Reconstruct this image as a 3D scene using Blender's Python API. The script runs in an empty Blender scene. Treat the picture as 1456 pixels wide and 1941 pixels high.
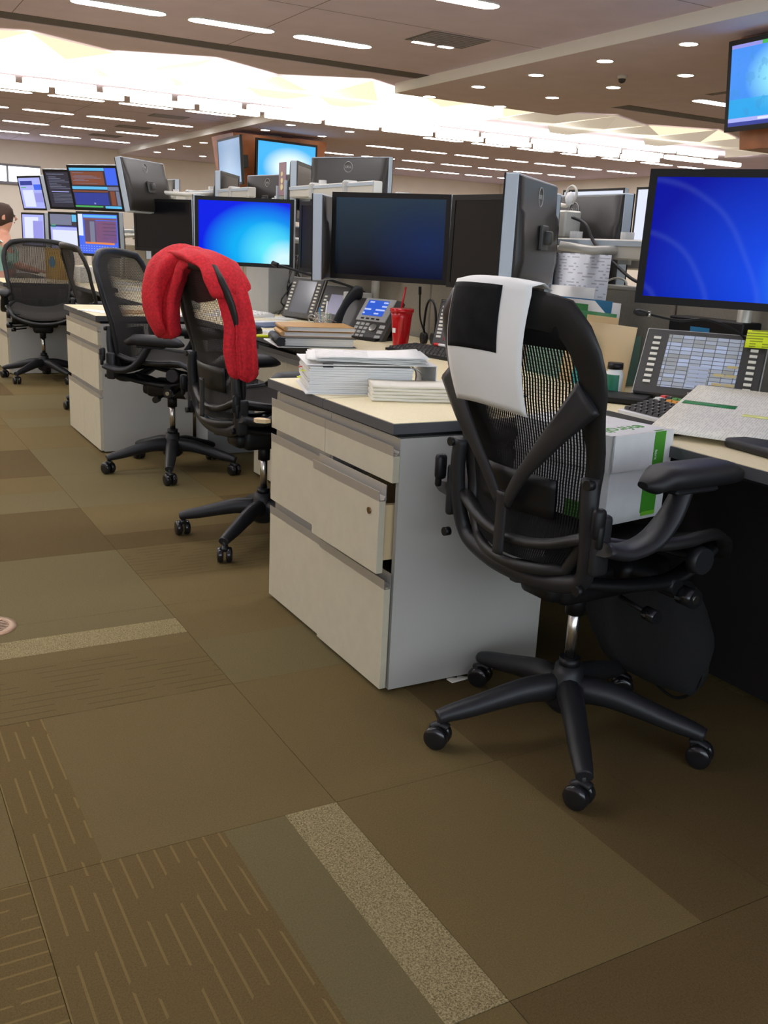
import bpy, bmesh, math, random
from mathutils import Vector, Matrix, noise
random.seed(7)
PI = math.pi
sc = bpy.context.scene
COL = sc.collection
# ---------------------------------------------------------------- camera
CP = Vector((-1.21805, -2.06585, 1.16712)); YAW, PITCH, ROLL, FPX = 0.518223, 0.268819, 0.049039, 1826.07
CM = (Matrix.Rotation(-YAW, 3, 'Z') @ Matrix.Rotation(PI/2 - PITCH, 3, 'X') @ Matrix.Rotation(ROLL, 3, 'Z'))
cd = bpy.data.cameras.new('camera'); cam = bpy.data.objects.new('camera', cd); COL.objects.link(cam)
cd.sensor_fit = 'VERTICAL'; cd.sensor_height = 36; cd.lens = FPX/1941*36; cd.clip_start = .05; cd.clip_end = 200
cam.matrix_world = Matrix.Translation(CP) @ CM.to_4x4()
sc.camera = cam
# ---------------------------------------------------------------- light and exposure
w = bpy.data.worlds.new('world'); sc.world = w; w.use_nodes = True
w.node_tree.nodes['Background'].inputs[0].default_value = (.75, .85, 1, 1); w.node_tree.nodes['Background'].inputs[1].default_value = 1.0
sc.view_settings.view_transform = 'Standard'; sc.view_settings.look = 'None'
sc.view_settings.exposure = 0.0; sc.view_settings.gamma = 1.0; sc.view_settings.use_curve_mapping = False
sc.cycles.use_denoising = True
sc.cycles.max_bounces = 8; sc.cycles.diffuse_bounces = 4; sc.cycles.transparent_max_bounces = 12
sc.cycles.sample_clamp_indirect = 4
SLOT_E, COVE_E, DOWN_E = 24, 9.0, 22.0

def at(px, py, z=None, x=None, y=None):
    """the point of the place that the photograph shows at a pixel, on a given plane"""
    d = CM @ Vector(((px-728)/FPX, -(py-970.5)/FPX, -1))
    t = (z-CP.z)/d.z if z is not None else (x-CP.x)/d.x if x is not None else (y-CP.y)/d.y
    return CP + d*t

# ---------------------------------------------------------------- materials
MATS = {}
def s2l(c): return tuple((v/12.92 if v <= .04045 else ((v+.055)/1.055)**2.4) for v in c)
def mat(name, col, rough=.5, metal=0, emis=0, alpha=1, trans=0, spec=.5, noise_amt=0, noise_scale=60, bump=0, coat=0):
    if name in MATS: return MATS[name]
    m = bpy.data.materials.new(name); m.use_nodes = True; nt = m.node_tree; b = nt.nodes['Principled BSDF']
    b.inputs['Base Color'].default_value = (*col, 1); b.inputs['Roughness'].default_value = rough
    b.inputs['Metallic'].default_value = metal; b.inputs['Specular IOR Level'].default_value = spec
    b.inputs['Alpha'].default_value = alpha; b.inputs['Transmission Weight'].default_value = trans
    b.inputs['Coat Weight'].default_value = coat
    if emis:
        b.inputs['Emission Color'].default_value = (*col, 1); b.inputs['Emission Strength'].default_value = emis
        b.inputs['Base Color'].default_value = (.02, .02, .02, 1)
    if noise_amt or bump:
        tc = nt.nodes.new('ShaderNodeTexCoord'); n = nt.nodes.new('ShaderNodeTexNoise'); n.inputs['Scale'].default_value = noise_scale
        n.inputs['Detail'].default_value = 5; nt.links.new(tc.outputs['Object'], n.inputs['Vector'])
        if noise_amt:
            r = nt.nodes.new('ShaderNodeMapRange'); r.inputs['From Min'].default_value = .3; r.inputs['From Max'].default_value = .7
            r.inputs['To Min'].default_value = 1-noise_amt; r.inputs['To Max'].default_value = 1+noise_amt
            v = nt.nodes.new('ShaderNodeVectorMath'); v.operation = 'SCALE'; v.inputs[0].default_value = col
            nt.links.new(n.outputs[0], r.inputs[0]); nt.links.new(r.outputs[0], v.inputs['Scale']); nt.links.new(v.outputs[0], b.inputs['Base Color'])
        if bump:
            bp = nt.nodes.new('ShaderNodeBump'); bp.inputs['Strength'].default_value = bump; bp.inputs['Distance'].default_value = .003
            nt.links.new(n.outputs[0], bp.inputs['Height']); nt.links.new(bp.outputs[0], b.inputs['Normal'])
    MATS[name] = m; return m

class G:
    """tiny node-graph helper"""
    def __init__(s, m): s.nt = m.node_tree; s.b = s.nt.nodes['Principled BSDF']
    def n(s, t, **k):
        x = s.nt.nodes.new('ShaderNode'+t)
        for a, v in k.items(): setattr(x, a, v)
        return x
    def put(s, sock, v):
        if isinstance(v, bpy.types.NodeSocket): s.nt.links.new(v, sock)
        else: sock.default_value = v
    def m(s, op, a, b=0, c=0):
        x = s.n('Math', operation=op); s.put(x.inputs[0], a); s.put(x.inputs[1], b); s.put(x.inputs[2], c); return x.outputs[0]
    def mix(s, f, a, b):
        x = s.n('Mix', data_type='RGBA'); s.put(x.inputs[0], f)
        s.put(x.inputs[6], a if isinstance(a, bpy.types.NodeSocket) else (*a, 1)); s.put(x.inputs[7], b if isinstance(b, bpy.types.NodeSocket) else (*b, 1)); return x.outputs[2]
    def obj(s):
        t = s.n('TexCoord'); x = s.n('SeparateXYZ'); s.nt.links.new(t.outputs['Object'], x.inputs[0]); return t.outputs['Object'], x.outputs
    def noise(s, vec, scale, detail=2):
        x = s.n('TexNoise'); s.put(x.inputs['Vector'], vec); x.inputs['Scale'].default_value = scale; x.inputs['Detail'].default_value = detail; return x.outputs[0]

def carpet_mat(name, base, dark, kind='plain'):
    m = mat(name, base, .95, spec=.15); g = G(m); vec, xyz = g.obj()
    n1 = g.noise(vec, 260, 3); n2 = g.noise(vec, 620, 2); n3 = g.noise(vec, 6, 3)
    f = g.m('MULTIPLY_ADD', g.m('SUBTRACT', g.m('ADD', n1, n2), 1.0), 2.6 if kind == 'fleck' else 1.5, .5)
    f = g.m('MINIMUM', g.m('MAXIMUM', f, 0), 1)
    c = g.mix(f, dark, base)
    c = g.mix(g.m('MULTIPLY', g.m('SUBTRACT', n3, .35), .5), c, tuple(v*.8 for v in base))
    h = n1
    if kind in ('ribbed', 'lined'):
        fr = g.m('FRACT', g.m('MULTIPLY', xyz[1], 30.0))
        dash = g.m('GREATER_THAN', g.noise(g.n('TexCoord').outputs['Object'], 9, 0), .42)
        line = g.m('MULTIPLY', g.m('LESS_THAN', g.m('ABSOLUTE', g.m('SUBTRACT', fr, .5)), .07 if kind == 'ribbed' else .08), dash)
        c = g.mix(g.m('MULTIPLY', line, .55), c, tuple(v*1.6 for v in base) if kind == 'ribbed' else tuple(v*.42 for v in base))
        h = g.m('ADD', n1, g.m('MULTIPLY', line, 1.5 if kind == 'ribbed' else -1.5))
    g.put(g.b.inputs['Base Color'], c)
    bp = g.n('Bump'); bp.inputs['Strength'].default_value = .7; bp.inputs['Distance'].default_value = .002; g.put(bp.inputs['Height'], h); g.put(g.b.inputs['Normal'], bp.outputs[0])
    return m

def print_mat(name, paper, ink, rows, xs=60, thresh=.5, margin=None, ax=(0, 1)):
    """paper printed with lines too small to read"""
    m = mat(name, paper, .6, spec=.3); g = G(m); vec, xyz = g.obj()
    fr = g.m('FRACT', g.m('MULTIPLY', xyz[ax[1]], rows)); line = g.m('LESS_THAN', fr, .42)
    sc_ = g.n('Mapping'); g.put(sc_.inputs['Vector'], vec); s = [0, 0, 0]; s[ax[0]] = xs; s[ax[1]] = rows
    sc_.inputs['Scale'].default_value = s
    n = g.n('TexWhiteNoise', noise_dimensions='3D')
    fl = g.n('VectorMath', operation='FLOOR'); g.put(fl.inputs[0], sc_.outputs[0]); g.put(n.inputs['Vector'], fl.outputs[0])
    f = g.m('MULTIPLY', line, g.m('GREATER_THAN', n.outputs[0], thresh))
    g.put(g.b.inputs['Base Color'], g.mix(g.m('MULTIPLY', f, .7), paper, ink)); return m

# palette
M = dict(
    ceil=mat('ceiling_paint', (.73, .63, .80), .9, noise_amt=.04, noise_scale=3),
    soffit=mat('soffit_paint', (.76, .66, .80), .9, noise_amt=.03, noise_scale=3),
    soffit_edge=mat('soffit_edge_paint', (.85, .83, .78), .8),
    dark_gap=mat('dark_gap', (.02, .02, .02), .8),
    wall=mat('wall_paint', (.88, .80, .69), .85, noise_amt=.03, noise_scale=2),
    slot=mat('lamp_diffuser', (1, .97, .98), emis=SLOT_E), down=mat('downlight_lens', (1, .93, .82), emis=DOWN_E),
    tube=mat('luminous_tube', (1, .93, .78), emis=COVE_E), fold=mat('luminous_fold', (1, .84, .58), emis=1.15), foldb=mat('luminous_fold_bright', (1, .9, .7), emis=2.4), foldd=mat('luminous_fold_dim', (1, .82, .62), emis=.48),
    trim=mat('lamp_trim', (.7, .66, .6), .6), vent=mat('vent_grey', (.17, .15, .155), .6),
    lam=mat('cream_laminate', (.86, .75, .47), .35, noise_amt=.05, noise_scale=180), band=mat('grey_edge_band', (.075, .075, .08), .45),
    gray=mat('grey_metal_panel', (.35, .36, .36), .45, noise_amt=.03, noise_scale=12), frontp=mat('beige_drawer_paint', (.51, .46, .335), .5, noise_amt=.04, noise_scale=25),
    side=mat('pale_cabinet_side', (.44, .42, .375), .42, noise_amt=.03, noise_scale=5), alu=mat('satin_aluminium', (.62, .6, .57), .32, .75),
    black=mat('black_plastic', (.005, .005, .0055), .45, spec=.3), blackg=mat('black_gloss', (.01, .01, .011), .18), rub=mat('black_rubber', (.009, .009, .010), .5, spec=.35),
    arm=mat('graphite_plastic', (.014, .014, .0155), .45, spec=.35), mesh=mat('black_pellicle', (.006, .006, .006), .8, spec=.2), frame=mat('graphite_frame', (.013, .0125, .012), .42, spec=.35),
    mesh2=mat('charcoal_pellicle', (.030, .027, .024), .8, spec=.2), gapg=mat('painted_gap_shade', (.10, .085, .085), .8), chrome=mat('chrome', (.6, .58, .55), .22, 1), silver=mat('silver_bezel', (.40, .46, .52), .45, .1), silv2=mat('beige_silver_metal', (.55, .53, .47), .4, .3),
    off=mat('dark_screen', (.004, .004, .006), .22, spec=.25), mback=mat('monitor_back', (.020, .0175, .015), .36, spec=.35), divider=mat('divider_fabric', (.30, .27, .22), .8, noise_amt=.06, noise_scale=90),
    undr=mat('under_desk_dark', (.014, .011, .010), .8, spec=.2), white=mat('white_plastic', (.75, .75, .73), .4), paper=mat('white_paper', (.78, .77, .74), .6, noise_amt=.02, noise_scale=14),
    napkin=mat('napkin_paper', (.82, .78, .66), .8, bump=.25, noise_scale=60), red=mat('red_knit', (.50, .006, .014), .85, noise_amt=.3, noise_scale=110, bump=.8),
    redp=mat('red_translucent_plastic', (.62, .01, .015), .15, trans=.35), redm=mat('red_matte', (.6, .02, .02), .4), clear=mat('clear_plastic', (.92, .95, .95), .05, trans=.95, alpha=.5),
    green=mat('green_card', (.01, .20, .05), .5), boxg=mat('green_box_print', (.045, .26, .012), .6), card=mat('white_carton', (.66, .66, .64), .6, noise_amt=.05, noise_scale=20),
    manila=mat('manila_card', (.66, .50, .28), .6), teal=mat('teal_card', (.02, .30, .31), .5), blue=mat('blue_card', (.02, .20, .42), .5), yel=mat('yellow_note', (.75, .85, .02), .6),
    tan=mat('tan_cover', (.48, .27, .09), .5), wood=mat('cherry_wood', (.30, .10, .035), .4, noise_amt=.2, noise_scale=5), kbk=mat('black_keys', (.014, .014, .014), .5), kbs=mat('key_legend', (.55, .55, .55), .5),
    dgray=mat('dark_grey_plastic', (.045, .043, .04), .45), lgray=mat('light_grey_plastic', (.42, .42, .40), .45), keyw=mat('pale_line_key', (.75, .72, .62), .5), orange=mat('orange_key', (.75, .33, .03), .5),
    gkey=mat('green_key', (.07, .30, .06), .5), cable=mat('black_cable', (.01, .01, .01), .5), wcable=mat('white_cable', (.6, .57, .5), .5), skin=mat('skin', (.62, .30, .20), .5),
    hair=mat('brown_hair', (.05, .025, .015), .7, bump=.5), shirt=mat('mint_shirt', (.42, .70, .58), .85), trou=mat('dark_trousers', (.03, .03, .04), .8), yp=mat('mustard_card', (.62, .36, .02), .6),
    clothk=mat('dark_fabric', (.005, .0048, .0045), .95, bump=.6, noise_scale=70), bronze=mat('bronze_ring', (.30, .19, .12), .4, .6), glow=mat('sky_window', (.78, .90, 1), emis=4.0), lock=mat('brass_lock', (.22, .13, .06), .35, .8),
    mirror=mat('dark_grey_screen', (.10, .11, .13), .15, spec=.8), gbot=mat('green_label', (.01, .16, .09), .4), ledr=mat('red_lamp', (1, .03, .08), emis=2), felt=mat('blue_edge', (.07, .2, .6), .3),
)
M['rib'] = carpet_mat('carpet_ribbed', (.142, .098, .036), (.088, .058, .018), 'ribbed')
M['lin'] = carpet_mat('carpet_lined', (.150, .108, .042), (.098, .068, .023), 'lined')
M['tanc'] = carpet_mat('carpet_tan', (.160, .115, .046), (.104, .073, .026))
M['brn'] = carpet_mat('carpet_brown', (.115, .077, .029), (.070, .046, .015))
M['grn'] = carpet_mat('carpet_grey_green', (.158, .124, .056), (.102, .080, .033))
M['flk'] = carpet_mat('carpet_pale_fleck', (.34, .275, .14), (.10, .075, .03), 'fleck')

# ---------------------------------------------------------------- mesh builder
class MB:
    def __init__(s, mats=None): s.bm = bmesh.new(); s.mi = 0
    def _fin(s, geom, smooth=False):
        for f in geom: f.material_index = s.mi; f.smooth = smooth
    def box(s, c, d, rz=0, bev=0, seg=1, ry=0, rx=0):
        r = bmesh.ops.create_cube(s.bm, size=1); vs = r['verts']
        bmesh.ops.scale(s.bm, vec=d, verts=vs)
        fs = set(f for v in vs for f in v.link_faces)
        if bev:
            e = list(set(e for v in vs for e in v.link_edges))
            rb = bmesh.ops.bevel(s.bm, geom=e, offset=min(bev, min(d)*.49), segments=seg, affect='EDGES', profile=.5)
            vs = list(set(v for f in rb['faces'] for v in f.verts) | set(v for v in vs if v.is_valid)); fs = set(f for v in vs for f in v.link_faces)
        mm = Matrix.Translation(c) @ Matrix.Rotation(rz, 4, 'Z') @ Matrix.Rotation(ry, 4, 'Y') @ Matrix.Rotation(rx, 4, 'X')
        bmesh.ops.transform(s.bm, matrix=mm, verts=vs); s._fin(fs, bev > 0 and seg > 1); return s
    def b2(s, lo, hi, bev=0, seg=1):
        return s.box([(a+b)/2 for a, b in zip(lo, hi)], [abs(b-a) for a, b in zip(lo, hi)], bev=bev, seg=seg)
    def cyl(s, p0, p1, r0, r1=None, n=20, smooth=True):
        r1 = r0 if r1 is None else r1; p0, p1 = Vector(p0), Vector(p1); d = p1-p0
        r = bmesh.ops.create_cone(s.bm, cap_ends=True, segments=n, radius1=r0, radius2=r1, depth=d.length)
        q = Vector((0, 0, 1)).rotation_difference(d.normalized()).to_matrix().to_4x4()
        bmesh.ops.transform(s.bm, matrix=Matrix.Translation((p0+p1)/2) @ q, verts=r['verts'])
        for f in set(f for v in r['verts'] for f in v.link_faces): f.material_index = s.mi; f.smooth = smooth and len(f.verts) == 4
        return s
    def loft(s, rings, closed=True, caps=True, smooth=True):
        L = [[s.bm.verts.new(p) for p in r] for r in rings]; n = len(L[0]); fs = []
        for a, b in zip(L, L[1:]):
            for i in range(n if closed else n-1):
                j = (i+1) % n; fs.append(s.bm.faces.new((a[i], a[j], b[j], b[i])))
        s._fin(fs, smooth)
        if caps and closed:
            c = [s.bm.faces.new(list(reversed(L[0]))), s.bm.faces.new(L[-1])]; s._fin(c, False)
        return s
    def tube(s, pts, r, n=8, up=(0, 0, 1), caps=True, close=False, flat=None):
        """r: radius or list; flat: (width, thickness) or a list of them for an elliptic section"""
        P = [Vector(p) for p in pts]; N = len(P); rings = []; up = Vector(up)
        for i, p in enumerate(P):
            if close: t = P[(i+1) % N]-P[i-1]
            else: t = P[min(i+1, N-1)]-P[max(i-1, 0)]
            t.normalize(); a = t.cross(up)
            if a.length < .05: a = t.cross(Vector((1, .13, 0)))
            a.normalize(); b = a.cross(t)
            if flat: fa, fb = flat[i] if isinstance(flat, list) else flat
            else: fa = fb = (r[i] if isinstance(r, (list, tuple)) else r)
            rings.append([p+a*fa*math.cos(2*PI*k/n)+b*fb*math.sin(2*PI*k/n) for k in range(n)])
        if close: rings.append(rings[0]); return s.loft(rings, caps=False)
        return s.loft(rings, caps=caps)
    def lathe(s, prof, c=(0, 0, 0), n=24, cap=True):
        c = Vector(c); return s.loft([[c+Vector((r*math.cos(2*PI*k/n), r*math.sin(2*PI*k/n), z)) for k in range(n)] for r, z in prof], caps=cap)
    def prism(s, poly, z0, z1, smooth=False):
        return s.loft([[(x, y, z0) for x, y in poly], [(x, y, z1) for x, y in poly]], smooth=smooth)
    def quad(s, a, b, c, d):
        f = s.bm.faces.new([s.bm.verts.new(p) for p in (a, b, c, d)]); s._fin([f]); return s
    def grid(s, fn, nu, nv, th=0, smooth=True):
        V = [[s.bm.verts.new(fn(i/nu, j/nv)) for j in range(nv+1)] for i in range(nu+1)]; fs = []
        for i in range(nu):
            for j in range(nv): fs.append(s.bm.faces.new((V[i][j], V[i+1][j], V[i+1][j+1], V[i][j+1])))
        s._fin(fs, smooth)
        if th:
            s.bm.normal_update(); bmesh.ops.solidify(s.bm, geom=fs, thickness=th)
        return s
    def m(s, i): s.mi = i; return s
    def build(s, name, mats, parent=None, loc=(0, 0, 0), rot=None):
        bmesh.ops.recalc_face_normals(s.bm, faces=s.bm.faces) if not getattr(s, 'raw', False) else None
        me = bpy.data.meshes.new(name); s.bm.to_mesh(me); s.bm.free()
        for x in (mats if isinstance(mats, (list, tuple)) else [mats]): me.materials.append(M[x] if isinstance(x, str) else x)
        o = bpy.data.objects.new(name, me); COL.objects.link(o); o.location = loc
        if rot: o.rotation_euler = rot
        if parent: o.parent = parent
        return o

def tag(o, label=None, cat=None, group=None, kind=None):
    if label: o['label'] = label
    if cat: o['category'] = cat
    if group: o['group'] = group
    if kind: o['kind'] = kind
    return o
def thing(name, label, cat, loc=(0, 0, 0), rot=(0, 0, 0), group=None):
    o = bpy.data.objects.new(name, None); COL.objects.link(o); o.location = loc; o.rotation_euler = rot if isinstance(rot, tuple) else (0, 0, rot)
    o.empty_display_size = .05; return tag(o, label, cat, group)
def kids(o): return [c for c in bpy.data.objects if c.parent == o]
def copy_tree(o, loc=None, rot=None, label=None, group=None, parent=None, ch=None):
    if ch is None:
        ch = {}
        for c in bpy.data.objects:
            if c.parent: ch.setdefault(c.parent.name, []).append(c)
    r = o.copy(); COL.objects.link(r)
    if parent: r.parent = parent
    if loc is not None: r.location = loc
    if rot is not None: r.rotation_euler = rot if isinstance(rot, tuple) else (0, 0, rot)
    if label: r['label'] = label
    if group: r['group'] = group
    for c in ch.get(o.name, []): copy_tree(c, parent=r, ch=ch)
    return r
def text(body, size, depth, mt, parent, loc, rot, name='lettering', align='CENTER'):
    cu = bpy.data.curves.new('t', 'FONT'); cu.body = body; cu.size = size; cu.extrude = depth; cu.align_x = align; cu.align_y = 'CENTER'
    t = bpy.data.objects.new('t', cu); me = bpy.data.meshes.new_from_object(t); bpy.data.objects.remove(t)
    me.materials.clear(); me.materials.append(M[mt] if isinstance(mt, str) else mt)
    o = bpy.data.objects.new(name, me); COL.objects.link(o); o.location = loc; o.rotation_euler = rot
    if parent: o.parent = parent
    return o

# ================================================================ SETTING
ZC, ZS = 3.4, 3.27
XW0, XW1, YW0, YW1 = -9.0, 19.0, -6.0, 26.5
# floor slab with carpet tiles as parts
fl = MB().b2((XW0, YW0, -.06), (XW1, YW1, -.004)).build('floor', 'tanc'); tag(fl, kind='structure')
T = .636
def tile_mesh(bands):
    mb = MB(); names = []; x = -T/2; g = .0007
    for wd, mt in bands:
        if mt not in names: names.append(mt)
        mb.m(names.index(mt)); lo = x+(g if x == -T/2 else 0); hi = x+wd-(g if x+wd > T/2-.001 else 0)
        # strip band running along local Y -> ribs run across local X so lines follow the band
        mb.b2((lo, -T/2+g, -.005), (hi, T/2-g, .0 if mt != 'flk' else .0006)); x += wd
    me_o = mb.build('carpet_tile', names); me = me_o.data; bpy.data.objects.remove(me_o); return me
# rib lines in the materials vary along local Y; swap so that bands run along local Y with lines along Y too
for k in ('rib', 'lin'):
    nt = M[k].node_tree
    for l in list(nt.links):
        if l.from_node.type == 'SEPXYZ' and l.from_socket.name == 'Y': ts = l.to_socket; nt.links.remove(l); nt.links.new([n for n in nt.nodes if n.type == 'SEPXYZ'][0].outputs['X'], ts)
TM = [tile_mesh(b) for b in (
    [(.38, 'rib'), (.136, 'grn'), (.12, 'flk')],            # 0 ribs, plain, pale strip on the right
    [(.138, 'rib'), (.245, 'tanc'), (.253, 'tanc')],        # 1 ribs left, plain
    [(.32, 'lin'), (.075, 'tanc'), (.12, 'flk'), (.121, 'grn')],  # 2 dark-lined
    [(.636, 'brn')], [(.318, 'grn'), (.318, 'tanc')], [(.42, 'tanc'), (.216, 'brn')],
    [(.636, 'grn')], [(.20, 'brn'), (.436, 'tanc')], [(.25, 'tanc'), (.386, 'lin')])]
fixed = {(0, 0): (0, 0), (0, 1): (1, 0), (0, 2): (2, 1), (1, 0): (7, 2), (1, 1): (5, 0), (1, 2): (4, 1), (0, 3): (6, 1), (1, 3): (8, 1), (-1, 0): (0, 3), (-1, 1): (1, 0), (-1, 2): (2, 1), (-1, 3): (5, 0), (1, -1): (3, 0), (0, -1): (8, 0),
         (2, 0): (3, 0), (2, -1): (6, 0), (0, 4): (3, 1), (-1, 4): (6, 0), (1, 4): (7, 1)}
# tile column 0 spans x -1.002..-0.366, row 0 spans y -1.06..-0.42
for i in range(-4, 5):
    for j in range(-2, 17):
        if i > 2 and j > 4: continue
        if (i, j) in fixed: k, q = fixed[(i, j)]
        else: k, q = random.choice([1, 3, 4, 5, 6, 7, 8, 4, 6]), random.randint(0, 3)
        t = bpy.data.objects.new('carpet_tile', TM[k]); COL.objects.link(t); t.parent = fl
        t.location = (-.684+T*i, -.742+T*j, 0); t.rotation_euler = (0, 0, q*PI/2)
# round floor grille at the left edge
fv = thing('floor_vent', 'round bronze floor vent in the carpet at the left edge', 'vent', (-.905, .865, .0))
MB().lathe([(.058, .0), (.058, .004), (.066, .006), (.082, .004), (.084, 0)], n=32, cap=False).build('ring', 'bronze', fv)
mv = MB()
for k in range(-4, 5):
    h = math.sqrt(.058**2-(k*.0125)**2); mv.b2((-h, k*.0125-.003, .001), (h, k*.0125+.003, .004))
mv.build('grille_bars', 'bronze', fv); MB().cyl((0, 0, .0002), (0, 0, .001), .058, n=24).build('dark_well', 'dark_gap', fv)

# ceiling: planes around the slot gaps
c_ = MB(); c_.b2((XW0, YW0, ZC), (6.02, 10.2, ZC+.1)); c_.b2((8.9, YW0, ZC), (XW1, 10.2, ZC+.1)); c_.b2((6.02, YW0, ZC), (8.9, 10.2, ZC+.1))
c_.b2((XW0, 10.32, ZC), (XW1, YW1, ZC+.1)); ceil = tag(c_.build('ceiling', 'ceil'), kind='structure')
g_ = MB(); 
for xx in [-6.6+1.2176*2*k for k in range(5)] :
    g_.b2((xx, YW0, ZC-.0015), (xx+.008, 10.2, ZC)); g_.b2((xx, 14.6, ZC-.0015), (xx+.008, YW1, ZC))
for yy in (5.0, 7.5, 17.5, 20, 22.6): g_.b2((XW0, yy, ZC-.0015), (6.0, yy+.008, ZC))
g_.build('panel_joint', 'vent', ceil)
tag(MB().b2((XW0, 10.2, ZC+.03), (XW1, 10.32, ZC+.1)).build('trim_1', 'dark_gap'), kind='structure')
for n_, (xa_, xb_) in enumerate(((XW0, 5.99), (8.91, XW1))): tag(MB().b2((xa_, 9.92, ZC-.004), (xb_, 10.26, ZC-.0005)).build('trim_%d' % (n_+4), 'gapg'), kind='structure')  # flat strips coloured dark for the shade inside the ceiling gap
for n, (ya, yb) in enumerate(((YW0, 10.85), (14.35, YW1))):
    s_ = MB().b2((6.0, ya, ZS), (8.9, yb, ZC)).build('trim_%d' % (n+2), 'soffit'); tag(s_, kind='structure')
    MB().b2((5.985, ya, ZS), (5.9995, yb, ZC)).build('face_board', 'soffit_edge', s_)
tag(MB().b2((XW0, YW1, 0), (XW1, YW1+.15, ZC+.1)).build('wall_back', 'wall'), kind='structure')
tag(MB().b2((XW0, YW0-.15, 0), (XW1, YW0, ZC+.1)).build('wall_front', 'wall'), kind='structure')
tag(MB().b2((XW0-.15, YW0, 0), (XW0, YW1, ZC+.1)).build('wall_left', 'wall'), kind='structure')
tag(MB().b2((XW1, YW0, 0), (XW1+.15, YW1, ZC+.1)).build('wall_right', 'wall'), kind='structure')
# bright clerestory windows far left on the back wall
wn = MB().b2((-3.0, YW1-.05, 2.28), (3.9, YW1-.01, 2.80)).build('window_1', 'vent'); tag(wn, kind='structure')
for k in range(8):
    x0 = -2.94+k*.86; MB().b2((x0, YW1-.07, 2.36), (x0+.80, YW1-.052, 2.74)).build('pane', 'glow', wn)

wn = MB().b2((-8.8, YW0+.01, .55), (9.5, YW0+.05, 2.85)).build('window_2', 'vent'); tag(wn, kind='structure')
for k in range(12):
    x0 = -8.7+k*1.5; MB().b2((x0, YW0+.052, .62), (x0+1.42, YW0+.07, 2.78)).build('pane', 'glow', wn)
# ---- ceiling lights
def stadium(L, W, n=6):
    r = W/2; P = []
    for k in range(n+1): a = -PI/2+PI*k/n; P.append((L/2-r+r*math.cos(a), r*math.sin(a)))
    for k in range(n+1): a = PI/2+PI*k/n; P.append((-L/2+r+r*math.cos(a), r*math.sin(a)))
    return P
SWD = .19
cl = thing('ceiling_light', 'long narrow lit slot with rounded ends in the grey ceiling', 'ceiling light', (0, 0, ZC), 0, 'rows of linear ceiling lights')
fr = MB(); a, b = stadium(.99, .25), stadium(.97, .23)
fr.loft([[(x, y, 0) for x, y in a], [(x, y, -.012) for x, y in a], [(x, y, -.012) for x, y in b], [(x, y, -.0) for x, y in b]], caps=False, smooth=False); fr.build('rim', 'trim', cl)
MB().prism(b, -.010, -.002).build('diffuser', 'slot', cl)
spots = []
for yy in (1.23, 3.75, 6.27, 8.82):
    for k in range(-7, 3):
        x = 1.58+1.2176*k
        if yy == 6.27 and k == 4: continue
        spots.append((x, yy))
    for k in range(0, 5): spots.append((10.25+1.2176*k, yy))
for yy in (16.35, 18.9, 21.45, 23.95):
    for k in range(-4, 3): spots.append((2.74+1.2176*k, yy))
    for k in range(0, 7): spots.append((10.28+1.2176*k, yy))
for n, (x, y) in enumerate(spots):
    if n == 0: cl.location = (x, y, ZC)
    else: copy_tree(cl, (x, y, ZC), ch={cl.name: kids(cl)} if n == 1 else CH)
    if n == 0: CH = {cl.name: kids(cl)}
for lx, sx, lb in ((4.82, .30, 'short thin lit slot beside the square ceiling grille'), (5.12, .20, 'shortest lit slot stub touching the square ceiling grille')):
    o = copy_tree(cl, (lx, 8.15, ZC), label=lb, ch=CH); o.scale = (sx, .5, 1); del o['group']
dl = thing('downlight', 'small round recessed downlight in the lowered ceiling strip', 'ceiling light', (0, 0, ZS), 0, 'downlights in the lowered ceiling')
MB().lathe([(.088, 0), (.108, 0), (.108, -.008), (.092, -.006), (.088, 0)], n=24, cap=False).build('rim', 'trim', dl)
MB().cyl((0, 0, -.001), (0, 0, -.005), .087, n=24).build('lens', 'down', dl)
pts = [(x, 5.76+1.245*k+(0), ZS) for x in (6.5, 7.74) for k in range(-8, 5)] + [(x, 14.46+1.245*k, ZS) for x in (6.5, 7.74) for k in range(0, 9)]
CH2 = {dl.name: kids(dl)}
for n, p in enumerate(pts):
    if p[1] > 10.8 and p[1] < 14.4: continue
    if n == 0: dl.location = p
    else: copy_tree(dl, p, ch=CH2)
ORD = ['first', 'second', 'third', 'fourth', 'fifth', 'sixth', 'seventh', 'eighth', 'ninth', 'tenth', 'eleventh', 'twelfth']
def pix(p):
    q = CM.transposed() @ (Vector(p)-CP)
    return (728+FPX*q.x/-q.z, 970.5-FPX*q.y/-q.z) if q.z < 0 else (-999, -999)
def name_rows(nm, rows, what):
    for key, lab in rows.items():
        seen = sorted((pix(o.location)[0], o.name) for o in bpy.data.objects if o.name.split('.')[0] == nm and not o.parent and key(o.location) and -30 < pix(o.location)[0] < 1486 and -20 < pix(o.location)[1] < 420)
        for i, (x, n_) in enumerate(seen): bpy.data.objects[n_]['label'] = '%s %s from the left, %s' % (ORD[min(i, 11)], what, lab)
zones = {}
for yy, t_ in ((6.27, 'top-edge row'), (8.82, 'row before the trough'), (16.35, 'nearest row past the trough'), (18.9, 'second row beyond the trough'), (21.45, 'third row beyond the trough'), (23.95, 'farthest row beyond the trough')):
    zones[lambda l, y=yy: abs(l.y-y) < .3 and l.x < 6.5] = t_+', left ceiling'; zones[lambda l, y=yy: abs(l.y-y) < .3 and l.x > 8.5] = t_+', right ceiling'
name_rows('ceiling_light', zones, 'slot light')
zones = {}
for xx, t_ in ((6.5, 'left file of lowered strip'), (7.74, 'right file of lowered strip')):
    zones[lambda l, x=xx: abs(l.x-x) < .2 and l.y < 11] = t_+', before the trough'; zones[lambda l, x=xx: abs(l.x-x) < .2 and l.y > 11] = t_+', beyond the trough'
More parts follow.
